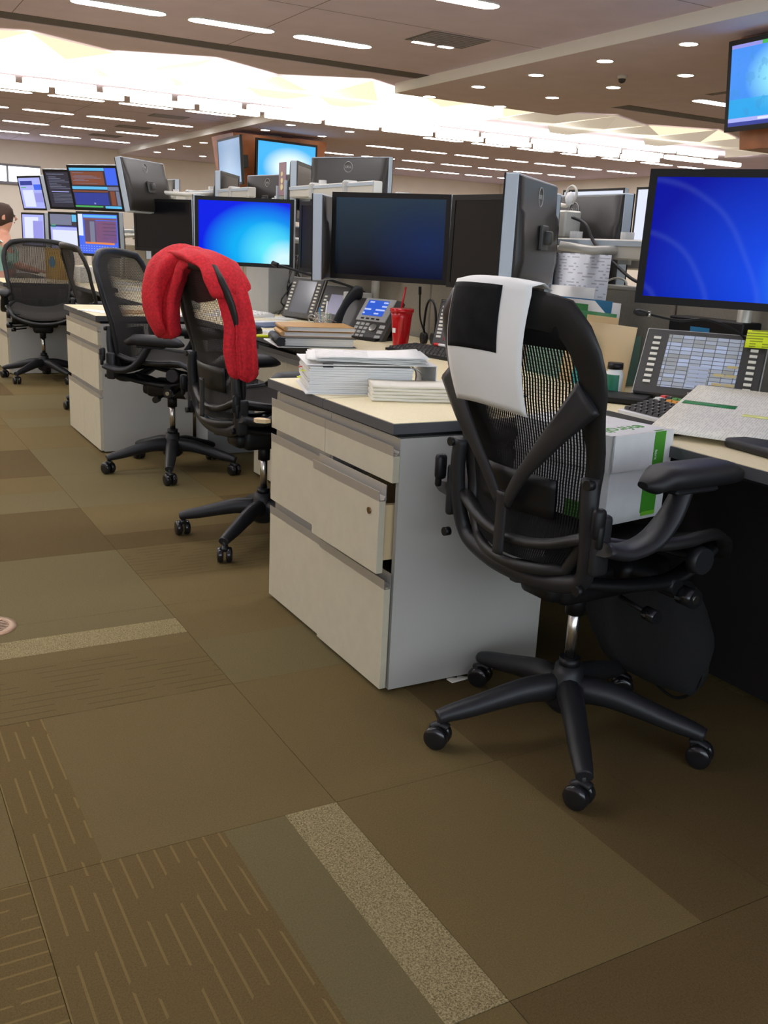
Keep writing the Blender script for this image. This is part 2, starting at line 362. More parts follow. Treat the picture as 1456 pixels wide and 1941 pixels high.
name_rows('downlight', zones, 'round downlight')
# ceiling vents and sprinkler, camera dome
for n, (p, s, lb) in enumerate([((4.95, 7.85), (.75, .6), 'square grey air grille beside the broken slot light near the soffit'), ((4.75, 17.6), (.7, .5), 'dark ceiling grille nearest the soffit beyond the luminous trough'),
                     ((4.75, 20.2), (.7, .5), 'dark ceiling grille, middle one of three beyond the trough'), ((4.75, 22.7), (.7, .5), 'dark ceiling grille farthest back beyond the trough'), ((9.3, 8.1), (.7, .6), 'grey ceiling grille left of the hanging television at right')]):
    v = thing('ceiling_vent', lb, 'vent', (p[0], p[1], ZC))
    MB().b2((-s[0]/2, -s[1]/2, -.006), (s[0]/2, s[1]/2, -.001)).build('plate', 'vent', v)
    mv = MB()
    for k in range(8): yy = -s[1]/2+.04+k*(s[1]-.08)/7; mv.b2((-s[0]/2+.03, yy-.012, -.012), (s[0]/2-.03, yy+.012, -.006))
    mv.build('louvres', mat('grille_slats', (.34, .30, .31), .6), v)
dm = at(1180, 143, z=ZS); d = thing('camera_dome', 'small white security camera dome between the downlights', 'camera', (dm.x, dm.y, ZS))
MB().cyl((0, 0, 0), (0, 0, -.04), .06, .055).build('mount', 'trim', d); MB().lathe([(.045, -.04), (.043, -.06), (.03, -.08), (.005, -.088)]).build('dome', 'dgray', d)

# ---- luminous trough: lamp bars with crumpled glowing fabric above
tr = thing('luminous_trough', 'long glowing trough of lamp bars under crumpled luminous fabric across the ceiling', 'light feature', (0, 10.9, ZC))
bar = MB().prism(stadium(1.04, .19), -.07, 0).build('lamp_bar', 'tube', tr); first = True
for r, yy in enumerate((3.35, 2.6, 1.7)):
    for k in range(-6, 13):
        x = 1.35+1.135*k+(.55 if r == 1 else 0)
        if r == 2 and k > 11: continue
        if r == 0 and k > 11: continue
        if first: b = bar; first = False
        else: b = bar.copy(); COL.objects.link(b); b.parent = tr
        b.location = (x, yy-(.0 if r else .05), -.16)
hg = MB()
for k in range(-6, 13): hg.cyl((1.35+1.135*k+.567, 3.3, -.14), (1.35+1.135*k+.567, 3.3, 0), .012, n=6)
hg.build('hanger', 'lgray', tr)
# folds: each module is a crumpled tent of facets (x pitch two bars)
for k in range(-4, 8):
    x0 = -.1+2.27*k; P2 = 2.27/2
    rnd = random.Random(k+50)
    for h in range(2):
        xa = x0+P2*h; mb = MB()
        j = lambda s=.07: rnd.uniform(-s, s)
        yA, yB = (.45, -.1) if h == 0 else (-.1, .45)
        A = (xa, yA+j(), -.02); B = (xa+P2, yB+j(), -.02); C = (xa+P2*.5, .75+j(), -.12+j(.03)); D = (xa, 1.7+j(), -.03); E_ = (xa+P2, 1.7+j(), -.03)
        F = (xa+P2*.5, 2.25+j(), -.12); H = (xa, 2.8, -.04); I = (xa+P2, 2.8, -.04)
        for q, (a1, b1, c1) in enumerate(((A, B, C), (A, C, D), (B, E_, C), (C, E_, D), (D, E_, F), (D, F, H), (E_, I, F), (F, I, H))):
            if k >= 4 and q in ((5, 6, 7) if h else (4, 5, 6, 7)): continue
            mb.m(1 if (q+k) % 3 else 0)  # facet shading put into the emission: stronger and weaker glow in turn
            f = mb.bm.faces.new([mb.bm.verts.new(v) for v in (a1, b1, c1)]); f.material_index = mb.mi
        mb.raw = True
        mb.build('fabric_fold', ['fold', 'foldb'] if k < 4 else ['fold', 'foldd'] if k < 5 else ['foldd', 'fold'] if k == 5 else ['foldd', 'foldd'], tr)

# ================================================================ FURNITURE
ZD = .742
def drawer(parent, name, y0, y1, z0, z1, x, lockpos=None, rail_h=.03):
    # front panel with its aluminium pull on top
    d = MB().b2((x-.02, y0+.0015, z0), (x, y1-.0015, z1-.026), bev=.001).build(name, 'frontp', parent)
    r = MB(); yy0, yy1 = y0+.0015, y1-.0015
    prof = [(x-.020, z1-.03), (x-.021, z1-.004), (x-.0195, z1-.004), (x-.0185, z1-.024), (x-.013, z1-.029), (x-.006, z1-.026), (x-.002, z1-.018), (x-.001, z1+.012), (x+.001, z1+.012), (x+.001, z1-.03)]
    r.loft([[(a, yy0, b) for a, b in prof], [(a, yy1, b) for a, b in prof]], smooth=False); r.build('pull_rail', 'alu', d)
    if lockpos: MB().cyl((x-.0235, lockpos[0], lockpos[1]), (x-.019, lockpos[0], lockpos[1]), .009).build('lock', 'lock', d)
    return d
def pedestal(x0, y0, label, open_mid=0., open_low=0., group=None, depth=.5, parent_z=.70, locked=False):
    t = thing('drawer_pedestal', label, 'cabinet', (x0, y0, 0), 0, group); W_ = .4; H = parent_z
    b = MB(); b.b2((0, 0, .006), (depth, .016, H)); b.b2((0, W_-.016, .006), (depth, W_-.0005, H)); b.b2((0, .016, H-.012), (depth, W_-.016, H)); b.b2((0, .016, .006), (depth, W_-.016, .02)); b.b2((depth-.015, .016, .02), (depth, W_-.016, H-.012))
    b.build('carcass', 'side', t)
    drawer(t, 'drawer', 0, W_, .585, .685, 0)
    d2 = drawer(t, 'drawer', 0, W_, .345, .570, -open_mid, (.05, .505) if locked else None)
    if open_mid: MB().b2((-open_mid, .03, .36), (.3, .045, .52)).b2((-open_mid, W_-.045, .36), (.3, W_-.03, .52)).b2((-open_mid, .03, .36), (.3, W_-.03, .37)).build('drawer_box', 'manila', d2)
    drawer(t, 'drawer', 0, W_, .012, .328, -open_low)
    return t
def worktop(poly, label, group=None):
    cx, cy = poly[0]; t = thing('worktop', label, 'worktop', (cx, cy, ZD-.042), 0, group); P = [(x-cx, y-cy) for x, y in poly]
    # inset top sheet
    def inset(P, d):
        n = len(P); out = []
        for i in range(n):
            p0, p1, p2 = Vector(P[i-1]), Vector(P[i]), Vector(P[(i+1) % n]); a = (p1-p0).normalized(); b = (p2-p1).normalized()
            na, nb = Vector((-a.y, a.x)), Vector((-b.y, b.x)); m = (na+nb); k = d/max(.2, (1+na.dot(nb))); out.append(tuple(p1+m*k))
        return out
    MB().prism(P, .014, .0405).build('edge_band', 'band', t); MB().prism(inset(P, .004), .0405, .042).build('laminate', 'lam', t)
    MB().prism(inset(P, .03), 0.0, .014).build('underframe', 'black', t)
    return t
X1 = .49; XD = 1.30
ped_lab = {0: ['nearest pale drawer pedestal, middle drawer pulled slightly open', 'pale drawer pedestal standing left against the open-drawer one'],
           1: ['pale drawer pedestal beside the mesh chair, end panel facing us', 'pale drawer pedestal hidden behind the second cabinet end'],
           2: ['far pale drawer pedestal behind the left chair', 'farthest pale drawer pedestal of the row']}
for m_ in range(0, 3):
    yb = 3.2*m_
    pedestal(0, yb, ped_lab[m_][0], .035 if m_ == 0 else 0, .008 if m_ == 0 else 0, locked=m_ == 0)
    pedestal(0, yb+.4, ped_lab[m_][1])
names_w = ['nearest workstation worktop, cream with grey edge, under the wide phone console', 'cream worktop with the binder and red tumbler, grey edge band', 'cream worktop behind the red jacket chair', 'cream worktop left behind the mesh-back chair', 'far cream worktop in front of the blue-lit screens', 'far left cream worktop by the seated person']
for m_ in range(0, 3):
    yb = 3.2*m_; g = .0008
    worktop([(-.03, yb-.01), (X1, yb-.01), (X1, yb-1.2+g), (XD-.02, yb-1.2+g), (XD-.02, yb+.4-g), (-.03, yb+.4-g)], names_w[m_*2] )
    worktop([(-.03, yb+.4+g), (XD-.02, yb+.4+g), (XD-.02, yb+2.0-g), (X1, yb+2.0-g), (X1, yb+.81), (-.03, yb+.81)], names_w[m_*2+1])
# dividers, one panel per station, and dark knee-space back panels
for k in range(-1, 6):
    y0 = -1.2+1.6*k
    if k == -1: lb = 'beige fabric desk divider nearest the right frame edge'
    else: lb = ['beige desk divider behind the gooseneck microphone', 'beige desk divider behind the red tumbler and desk phone', 'beige desk divider behind the two stacked phone consoles', 'beige desk divider beside the second cabinet', 'beige desk divider under the coloured screens', 'farthest beige desk divider'][k]
    t = thing('desk_divider', lb, 'divider', (XD, y0, 0))
    MB().b2((0, .004, .1), (.045, 1.596, 1.055), bev=.004).build('panel', 'divider', t); MB().b2((-.002, .003, 1.055), (.047, 1.597, 1.07), bev=.003).build('cap_rail', 'silv2', t)
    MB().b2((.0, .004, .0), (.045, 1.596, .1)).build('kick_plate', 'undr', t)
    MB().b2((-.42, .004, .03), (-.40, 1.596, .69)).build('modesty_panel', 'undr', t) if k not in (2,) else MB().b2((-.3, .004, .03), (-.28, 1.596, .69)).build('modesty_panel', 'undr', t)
# under-desk file unit seen beyond the jacket chair
t = thing('file_cabinet', 'low beige file cabinet under the desk behind the red jacket chair', 'cabinet', (.6, 1.66, 0))
MB().b2((0, 0, .01), (.27, .8, .66)).build('carcass', 'side', t); 
for a, b in ((0, .4), (.4, .8)):
    drawer(t, 'drawer', a, b, .5, .655, 0); drawer(t, 'drawer', a, b, .26, .48, 0); drawer(t, 'drawer', a, b, .02, .24, 0)
# pale equipment cabinet under the desk in front of second island
t = thing('side_panel', 'grey metal end panel under the desk beyond the mesh-back chair', 'panel', (.52, 3.0, 0)); MB().b2((0, 0, .0), (.36, .02, .69)).b2((.0, .02, .0), (.02, .2, .69)).build('sheet', 'gray', t)

# ================================================================ CHAIRS
def smooth_pts(pts, n=6, closed=False):
    P = [Vector(p) for p in pts]; N = len(P); out = []
    rng = range(N) if closed else range(N-1)
    for i in rng:
        p0 = P[i-1] if (closed or i > 0) else P[0]; p1 = P[i]; p2 = P[(i+1) % N]; p3 = P[(i+2) % N] if (closed or i+2 < N) else P[-1]
        for k in range(n):
            t = k/n; out.append(.5*((2*p1)+(-p0+p2)*t+(2*p0-5*p1+4*p2-p3)*t*t+(-p0+3*p1-3*p2+p3)*t**3))
    if not closed: out.append(P[-1])
    return out
def lerp_tab(tab, t):
    for (a, va), (b, vb) in zip(tab, tab[1:]):
        if t <= b: f = (t-a)/(b-a); f = f*f*(3-2*f)*.5+f*.5; return va+(vb-va)*f
    return tab[-1][1]
BZ0, BZ1 = .51, 1.07
BX = [(0, -.195), (.2, -.185), (.4, -.195), (.7, -.235), (1, -.285)]
BW = [(0, .16), (.12, .20), (.3, .215), (.55, .236), (.75, .250), (.9, .240), (1, .185)]
BSC = 1.0
def back_pt(u, v):
    w_ = lerp_tab(BW, v)*BSC; x = lerp_tab(BX, v) - .045*(1-u*u)
    ztop = (.018*(1-abs(u)**2.4)) if v > .8 else 0
    zbot = -.02*(1-u*u) if v < .2 else 0
    return Vector((x, u*w_, BZ0+(BZ1-BZ0)*v+ztop*(v-.8)*5+zbot*(.2-v)*5))
def make_chair(slim=False):
    global BSC
    BSC = 1.09 if slim else 1.0; dz = -.05 if slim else 0
    t = thing('office_chair', 'x', 'chair')
    # five-star base
    MB().lathe([(.0, .075), (.034, .075), (.05, .09), (.05, .15), (.036, .175), (.034, .195), (.0, .195)], n=24).build('hub', 'arm', t)
    for k in range(5):
        a = 2*PI*k/5; R = Matrix.Rotation(a, 3, 'Z')
        pts = [R @ Vector(p) for p in ((.03, 0, .135), (.10, 0, .135), (.18, 0, .118), (.25, 0, .100), (.305, 0, .088), (.335, 0, .080))]
        MB().tube(smooth_pts(pts, 3), 0, n=12, flat=[(lerp_tab([(0, .033), (.5, .027), (1, .020)], i/15), lerp_tab([(0, .036), (.6, .024), (1, .016)], i/15)) for i in range(16)]).build('base_leg', 'arm', t)
        c = R @ Vector((.325, 0, 0)); d = R @ Vector((0, 1, 0)).xyz
        ang = a + (.5, 2.1, .9, -.6, 1.4)[k]; d = Vector((math.cos(ang), math.sin(ang), 0)); f = Vector((-d.y, d.x, 0))
        cs = MB(); cs.cyl((c.x, c.y, .05), (c.x, c.y, .086), .010, n=10); cs.tube(smooth_pts([c+Vector((0, 0, .056))+f*.02, c+Vector((0, 0, .062)), c+Vector((0, 0, .05))-f*.024], 3), .0, n=8, flat=(.013, .008)); co = cs.build('caster', 'arm', t)
        for s in (-1, 1):
            wq = c+d*s*.0165+Vector((0, 0, .0295))-f*.006
            wm = MB(); rings = [(-.0115, .020), (-.0105, .027), (-.006, .0293), (.006, .0293), (.0105, .026), (.012, .014)]
            e2 = Vector((0, 0, 1))
            wm.loft([[wq+d*o*s+(f*math.cos(2*PI*q/20)+e2*math.sin(2*PI*q/20))*r for q in range(20)] for o, r in rings]); wm.build('wheel', 'blackg', co)
    MB().cyl((0, 0, .19), (0, 0, .37), .0145, n=16).build('gas_cylinder', 'chrome', t)
    MB().cyl((0, 0, .19), (0, 0, .215), .026, n=16).build('cylinder_collar', 'black', t); MB().cyl((0, 0, .33), (0, 0, .39), .024, n=16).build('cylinder_sleeve', 'black', t)
    # tilt mechanism
    mm = MB(); mm.box((.02, 0, .425), (.26, .15, .085), bev=.02, seg=2); mm.box((.12, 0, .455), (.16, .22, .05), bev=.018, seg=2); mm.box((-.1, 0, .42), (.08, .12, .06), bev=.02, seg=2)
    mm.cyl((.08, -.23, .46), (.08, .23, .46), .018); mm.build('tilt_mechanism', 'black', t)
    lv = MB(); lv.tube(smooth_pts([(.09, -.1, .44), (.1, -.2, .43), (.11, -.26, .44)], 4), .007); lv.cyl((.02, -.12, .41), (.02, -.2, .40), .006); lv.build('lever', 'black', t)
    MB().cyl((.10, -.268, .44), (.10, -.225, .44), .022, n=16).build('tension_knob', 'blackg', t); MB().cyl((.02, -.2, .40), (.02, -.235, .398), .016, n=12).build('tilt_knob', 'blackg', t)
    MB().cyl((.10, -.270, .44), (.10, -.268, .44), .010, n=12).build('knob_cap', 'chrome', t)
    # seat
    def seat(u, v):   # u across -1..1, v 0 rear .. 1 front
        x = -.205+.455*v; w_ = lerp_tab([(0, .20), (.2, .235), (.6, .255), (.85, .25), (1, .21)], v)
        z = .545+.050*abs(u)**2.2-.02*math.sin(PI*min(1, v*1.2))+(0 if v < .72 else -.075*((v-.72)/.28)**2)+.012*(1-v)
        return Vector((x+(.03*(1-u*u) if v > .8 else 0)*(v-.8)*5-(.02*(1-u*u))*(1-min(1, v*5)), u*w_, z))
    MB().grid(lambda a, b: seat(a*1.84-.92, .03+b*.94), 18, 18, th=.004).build('seat_mesh', 'mesh2' if slim else 'mesh', t)
    rim = [seat(-1, v/10) for v in range(11)]+[seat(u/6, 1) for u in range(-5, 6)]+[seat(1, 1-v/10) for v in range(11)]+[seat(-u/6, 0) for u in range(-5, 6)]
    MB().tube([p-Vector((0, 0, .006)) for p in rim], 0, n=8, close=True, flat=(.020, .013)).build('seat_frame', 'frame', t)
    # under-seat side rails
    for s in (-1, 1): sr = MB(); sr.tube(smooth_pts([(-.2, s*.19, .50), (-.05, s*.2, .475), (.1, s*.2, .47), (.2, s*.2, .52), (.235, s*.19, .545)], 5), 0, n=8, flat=(.014, .026), up=(0, 1, 0)); sr.build('seat_rail', 'black', t)
    for s in (-1, 1): MB().cyl((.12, s*.235, .525), (.12, s*.262, .525), .034, .03, n=20).build('rail_disc', 'arm', t)
    # back frame: ring with varying section
    ring = [back_pt(-1, v/14) for v in range(0, 14)]+[back_pt(u/8, 1) for u in range(-8, 9)]+[back_pt(1, v/14) for v in range(13, -1, -1)]+[back_pt(u/8, 0) for u in range(7, -8, -1)]
    R_ = []; rb = Vector((-1, 0, 0)); n = len(ring)
    sec = []
    for i, p in enumerate(ring):
        tg = (ring[(i+1) % n]-ring[i-1]).normalized(); inw = (Vector((p.x, 0, .8))-p); inw = (inw-tg*inw.dot(tg)).normalized(); bk = tg.cross(inw).normalized()
        v = (p.z-BZ0)/(BZ1-BZ0); wd = lerp_tab([(0, .013), (.3, .015), (.6, .017), (1.0, .020)] if slim else [(0, .014), (.3, .020), (.6, .030), (1.0, .040)], max(0, min(1, v))); th = .011
        sec.append([p+inw*(wd*math.cos(2*PI*k/12)+wd*.55)*(1)+bk*th*math.sin(2*PI*k/12) for k in range(12)])
    sec.append(sec[0]); MB().loft(sec, caps=False).build('back_frame', 'frame', t)
    # dark head band between the frame and the pellicle
    if not slim: MB().grid(lambda a, b: back_pt(a*1.8-.9, .85+.14*b)+Vector((.006, 0, 0)), 16, 2, th=.003).build('head_band', 'mesh', t)
    # woven pellicle: strands you can see between
    pm = MB()
    nst = 60
    for k in range(nst):
        u = -.93+1.86*(k+.5)/nst; hw = .0033 if slim else .0029
        L = []
        for q in range(13):
            v = .035+.93*q/12; p = back_pt(u, v)+Vector((.008, 0, 0)); L.append((p-Vector((0, hw, 0)), p+Vector((0, hw, 0))))
        V = [(pm.bm.verts.new(a), pm.bm.verts.new(b)) for a, b in L]
        for (a, b), (c, d_) in zip(V, V[1:]): pm.bm.faces.new((a, b, d_, c))
    for k in range(70):
        v = .04+.92*k/69; L = []
        for q in range(11):
            u = -.93+1.86*q/10; p = back_pt(u, v)+Vector((.0095, 0, 0)); L.append((p-Vector((0, 0, .0005)), p+Vector((0, 0, .0005))))
        V = [(pm.bm.verts.new(a), pm.bm.verts.new(b)) for a, b in L]
        for (a, b), (c, d_) in zip(V, V[1:]): pm.bm.faces.new((a, b, d_, c))
    pm.raw = True; tag(pm.build('back_mesh', 'mesh2' if slim else 'mesh', t), kind='stuff')
    # lower solid lumbar web
    MB().grid(lambda a, b: back_pt(a*1.2-.6, .20+.16*b)+Vector((.0, 0, 0)), 12, 4, th=.004).build('lumbar_pad', 'black', t)
    # Y-shaped brace behind the back
    br = MB()
    for s in (-1, 1):
        br.tube(smooth_pts([back_pt(s*.93, .70)+Vector((-.012, 0, 0)), back_pt(s*.66, .54)+Vector((-.028, 0, 0)), back_pt(s*.30, .36)+Vector((-.03, 0, 0)), back_pt(s*.05, .22)+Vector((-.026, 0, 0))], 5), 0, n=8, flat=[(lerp_tab([(0, .044), (.35, .028), (.6, .019), (1, .016)], i/15), .006) for i in range(16)], up=(1, 0, 0))
    if slim: br = MB()
    br.tube(smooth_pts([back_pt(0, .27)+Vector((-.026, 0, 0)), back_pt(0, .16)+Vector((-.026, 0, 0)), back_pt(0, .04)+Vector((-.02, 0, 0))], 5), 0, n=8, flat=(.019, .006), up=(1, 0, 0)); br.build('back_brace', 'arm', t)
    # U-yoke carrying back and arms
    yk = MB()
    U = [(-.215, .220, .735), (-.215, .226, .66), (-.205, .224, .57), (-.195, .208, .51), (-.20, .165, .488), (-.205, .08, .472), (-.205, 0, .468), (-.205, -.08, .472), (-.20, -.165, .488), (-.195, -.208, .51), (-.205, -.224, .57), (-.215, -.226, .66), (-.215, -.220, .735)]
    yk.tube(smooth_pts(U, 4), 0, n=10, flat=(.021, .017), up=(1, 0, 0)); yk.build('arm_yoke', 'arm', t)
    tb = MB(); tb.tube([(-.2, 0, .468), (-.12, 0, .45), (-.05, 0, .43)], .028, n=10); tb.build('yoke_link', 'black', t)
    for s in (-1, 1):
        for z in (.725, .50): MB().cyl((-.238, s*.234, z), (-.222, s*.234, z), .011, n=12).build('pivot_screw', 'black', t)
        a = MB(); a.box((-.20, s*.252, .60), (.045, .022, .13), bev=.01, seg=2)
        a.tube(smooth_pts([(-.215, s*.262, .60), (-.15, s*.268, .585), (-.08, s*.272, .60), (-.03, s*.273, .645), (.0, s*.272, .695), (.01, s*.27, .715)], 4), 0, n=10, flat=[(lerp_tab([(0, .016), (1, .018)], i/20), lerp_tab([(0, .045), (.4, .036), (1, .022)], i/20)) for i in range(21)], up=(0, 1, 0))
        a.box((.02, s*.27, .706), (.13, .06, .012), bev=.005); a.build('arm_support', 'arm', t, (0, 0, dz))
        # arm pad: loft along x
        rings = []
        for q in range(13):
            f = q/12; x = -.115+.30*f; hw = .050*(1-(abs(2*f-1))**4*.72); hz = .027*(1-(abs(2*f-1))**5*.75); zc = .735+(-.012 if f < .1 else 0)-.012*max(0, (f-.7)/.3)**2
            rings.append([(x, s*.268+hw*math.copysign(abs(math.cos(2*PI*k/16))**.7, math.cos(2*PI*k/16))-s*.02*math.sin(PI*f)*0, zc+hz*math.copysign(abs(math.sin(2*PI*k/16))**.8, math.sin(2*PI*k/16))) for k in range(16)])
        MB().loft(rings).build('arm_pad', 'rub', t, (0, 0, dz))
        kb = MB(); kb.box((-.232, s*.272, .655), (.03, .022, .065), bev=.01, seg=2); kb.box((-.232, s*.279, .628), (.016, .014, .05), bev=.006, seg=2); kb.build('arm_lock', 'black', t, (0, 0, dz))
    BSC = 1.0
    return t
chair = make_chair(); chair.location = (.285, -.39, 0); chair.rotation_euler = (0, 0, math.radians(3))
chair['label'] = 'nearest black mesh office chair with a white paper notice on its back'
G1 = 'black mesh office chairs along the desks'
chair['group'] = G1
def turn_base(root, deg):
    """swivel the star base relative to the seat"""
    a = math.radians(deg)
    for c in kids(root):
        if c.name.split('.')[0] in ('base_leg', 'caster'): c.rotation_euler = (0, 0, a)
BASE = {}
chs = [((.21, 1.42, 0), 2, 150, 'black office chair draped with a red jacket'), ((.23, 2.70, 0), -42, 178, 'empty black mesh office chair with high arms left of the red jacket'),
       ((.40, 4.50, 0), 3, 160, 'dark office chair half hidden behind the far chair and second cabinet'), ((.20, 6.05, 0), -98, 5, 'far left office chair turned sideways, seat towards us'), ((.17, 7.62, 0), 0, 40, 'office chair under the seated person at the left edge')]
allch = [chair]
CHT = {}
for c in bpy.data.objects:
    if c.parent: CHT.setdefault(c.parent.name, []).append(c)
chair2 = make_chair(True); chair2['group'] = G1
for c in bpy.data.objects:
    if c.parent == chair2: CHT.setdefault(chair2.name, []).append(c)
    elif c.parent and c.parent.parent == chair2: CHT.setdefault(c.parent.name, []).append(c)
for n_, (loc, th, ba, lb) in enumerate(chs):
    if n_ == 0: c = chair2; c.location = loc; c.rotation_euler = (0, 0, math.radians(th)); c['label'] = lb; allch.append((c, ba-th)); continue
    c = copy_tree(chair2, loc, math.radians(th), lb, G1, ch=CHT); allch.append((c, ba-th))
# star angle of the near chair 166 deg
turn_base(chair, 166-3-144)
for c, b in allch[1:]: turn_base(c, b)

# paper notice on the near chair
nt_ = thing('paper_notice', 'white sheet with a dark printed block hung over the nearest chair back', 'paper', (0, 0, 0))
ch_m = Matrix.Translation((.285, -.39, 0)) @ Matrix.Rotation(math.radians(3), 4, 'Z')
def back_u(y, v): return max(-1, min(1, y/lerp_tab(BW, v)))
def notice(a, b):
    y = .105-.235*a; p0 = back_pt(back_u(y, 1.0), 1.0); xr, zt = p0.x-.030, p0.z+.030
    if b < .12:
        f = b/.12; ang = PI*f; q = Vector((p0.x-.002+.028*math.cos(ang), y, zt-.012+.014*math.sin(ang)))
    else:
        g = (b-.12)/.88; q = Vector((xr-.012*math.sin(g*PI)-.005*math.sin(a*5+g*3)+.03*g*g, y+.006*g, zt-.012-.250*g))
    return ch_m @ q
MB().grid(notice, 14, 20, th=.0006).build('sheet', 'paper', nt_)
M['blk_print'] = mat('black_print', (.008, .008, .009), .8, spec=.15, noise_amt=.5, noise_scale=22)
MB().grid(lambda a, b: notice(.02+a*.70, .12+b*.47)+Vector((-.0016, 0, 0)), 10, 12, th=.0003).build('printed_block', 'blk_print', nt_)

# ---- red jacket over the second chair
jm = Matrix.Translation((.21, 1.42, 0)) @ Matrix.Rotation(math.radians(2), 4, 'Z')
jk = thing('jacket', 'red knitted jacket draped over an office chair back', 'jacket', (.21-.28, 1.42, .8))
ji = Matrix.Translation((-(.21-.28), -1.42, -.8))
def drape(path, wid, thk, wdir=(0, 1, 0), n=28, rings=30, seed=0, fold=.010):
    """soft thick cloth strip following a path; its width lies along wdir"""
    S = smooth_pts(path, rings//(len(path)-1)+1); out = []; N = len(S)
    for i, p in enumerate(S):
        f = i/(N-1); tg = (S[min(i+1, N-1)]-S[max(i-1, 0)]).normalized(); yv = Vector(wdir[0] if isinstance(wdir[0], tuple) else wdir)
        if isinstance(wdir[0], tuple): yv = Vector(wdir[0]).lerp(Vector(wdir[1]), f)
        yv = (yv-tg*yv.dot(tg)).normalized(); nv = yv.cross(tg).normalized()
        w_ = wid(f); th = thk(f); ring = []
        for k in range(n):
            a = 2*PI*k/n; cx, sx = math.cos(a), math.sin(a); cx = math.copysign(abs(cx)**.75, cx)
            q = p+yv*cx*w_+nv*sx*th
            nz = noise.noise(Vector((q.y*11+seed, q.x*7, q.z*4)))
            q += nv*fold*nz*1.8*(1 if sx > 0 else .4)+yv*.010*noise.noise(Vector((seed+9, f*8, 0)))
            q += nv*fold*.6*math.sin(cx*7+5*f+seed)
            ring.append(ji @ jm @ q)
        out.append(ring)
    return out
e0 = lambda f: min(1, (min(f, 1-f)*14)**.5+.05)
jb = MB()
jb.loft(drape([(-.225, .10, .93), (-.235, .10, 1.02), (-.265, .10, 1.075), (-.315, .11, 1.085), (-.365, .13, 1.04), (-.385, .14, .955), (-.37, .13, .87), (-.34, .11, .81)], lambda f: (.150-.045*f)*e0(f), lambda f: (.022+.030*math.sin(PI*min(1, f*1.1)))*e0(f), wdir=((0, 1, 0), (.5, .85, 0)), seed=1, fold=.013))
jb.loft(drape([(-.22, .0, .98), (-.235, .0, 1.05), (-.275, .01, 1.085), (-.33, .04, 1.065), (-.36, .07, .98), (-.36, .09, .88), (-.34, .10, .80)], lambda f: (.12-.05*f)*e0(f), lambda f: .034*e0(f), seed=5, fold=.014))
jb.loft(drape([(-.285, .14, 1.075), (-.292, .06, 1.10), (-.29, -.03, 1.108), (-.272, -.12, 1.092), (-.250, -.20, 1.045), (-.232, -.24, .97)], lambda f: .078*e0(f), lambda f: .019*e0(f), wdir=(1, 0, 0), seed=11, fold=.007))
jb.build('body', 'red', jk)
js = MB()
js.loft(drape([(-.27, .05, 1.09), (-.285, -.05, 1.10), (-.268, -.14, 1.075), (-.245, -.215, .99), (-.238, -.245, .89), (-.234, -.262, .78), (-.232, -.268, .69)], lambda f: (.040-.004*f)*e0(f), lambda f: .015*e0(f), wdir=((1, .1, .2), (.95, -.35, 0)), seed=3, fold=.010))
js.build('sleeve', 'red', jk)
js = MB(); js.loft(drape([(-.24, -.10, 1.07), (-.225, -.18, 1.06), (-.215, -.245, .98), (-.20, -.275, .84), (-.195, -.285, .68)], lambda f: (.028+.012*f)*e0(f), lambda f: .012*e0(f), wdir=((1, 0, .2), (.95, -.3, 0)), seed=8, fold=.008)); js.build('sleeve', 'red', jk)

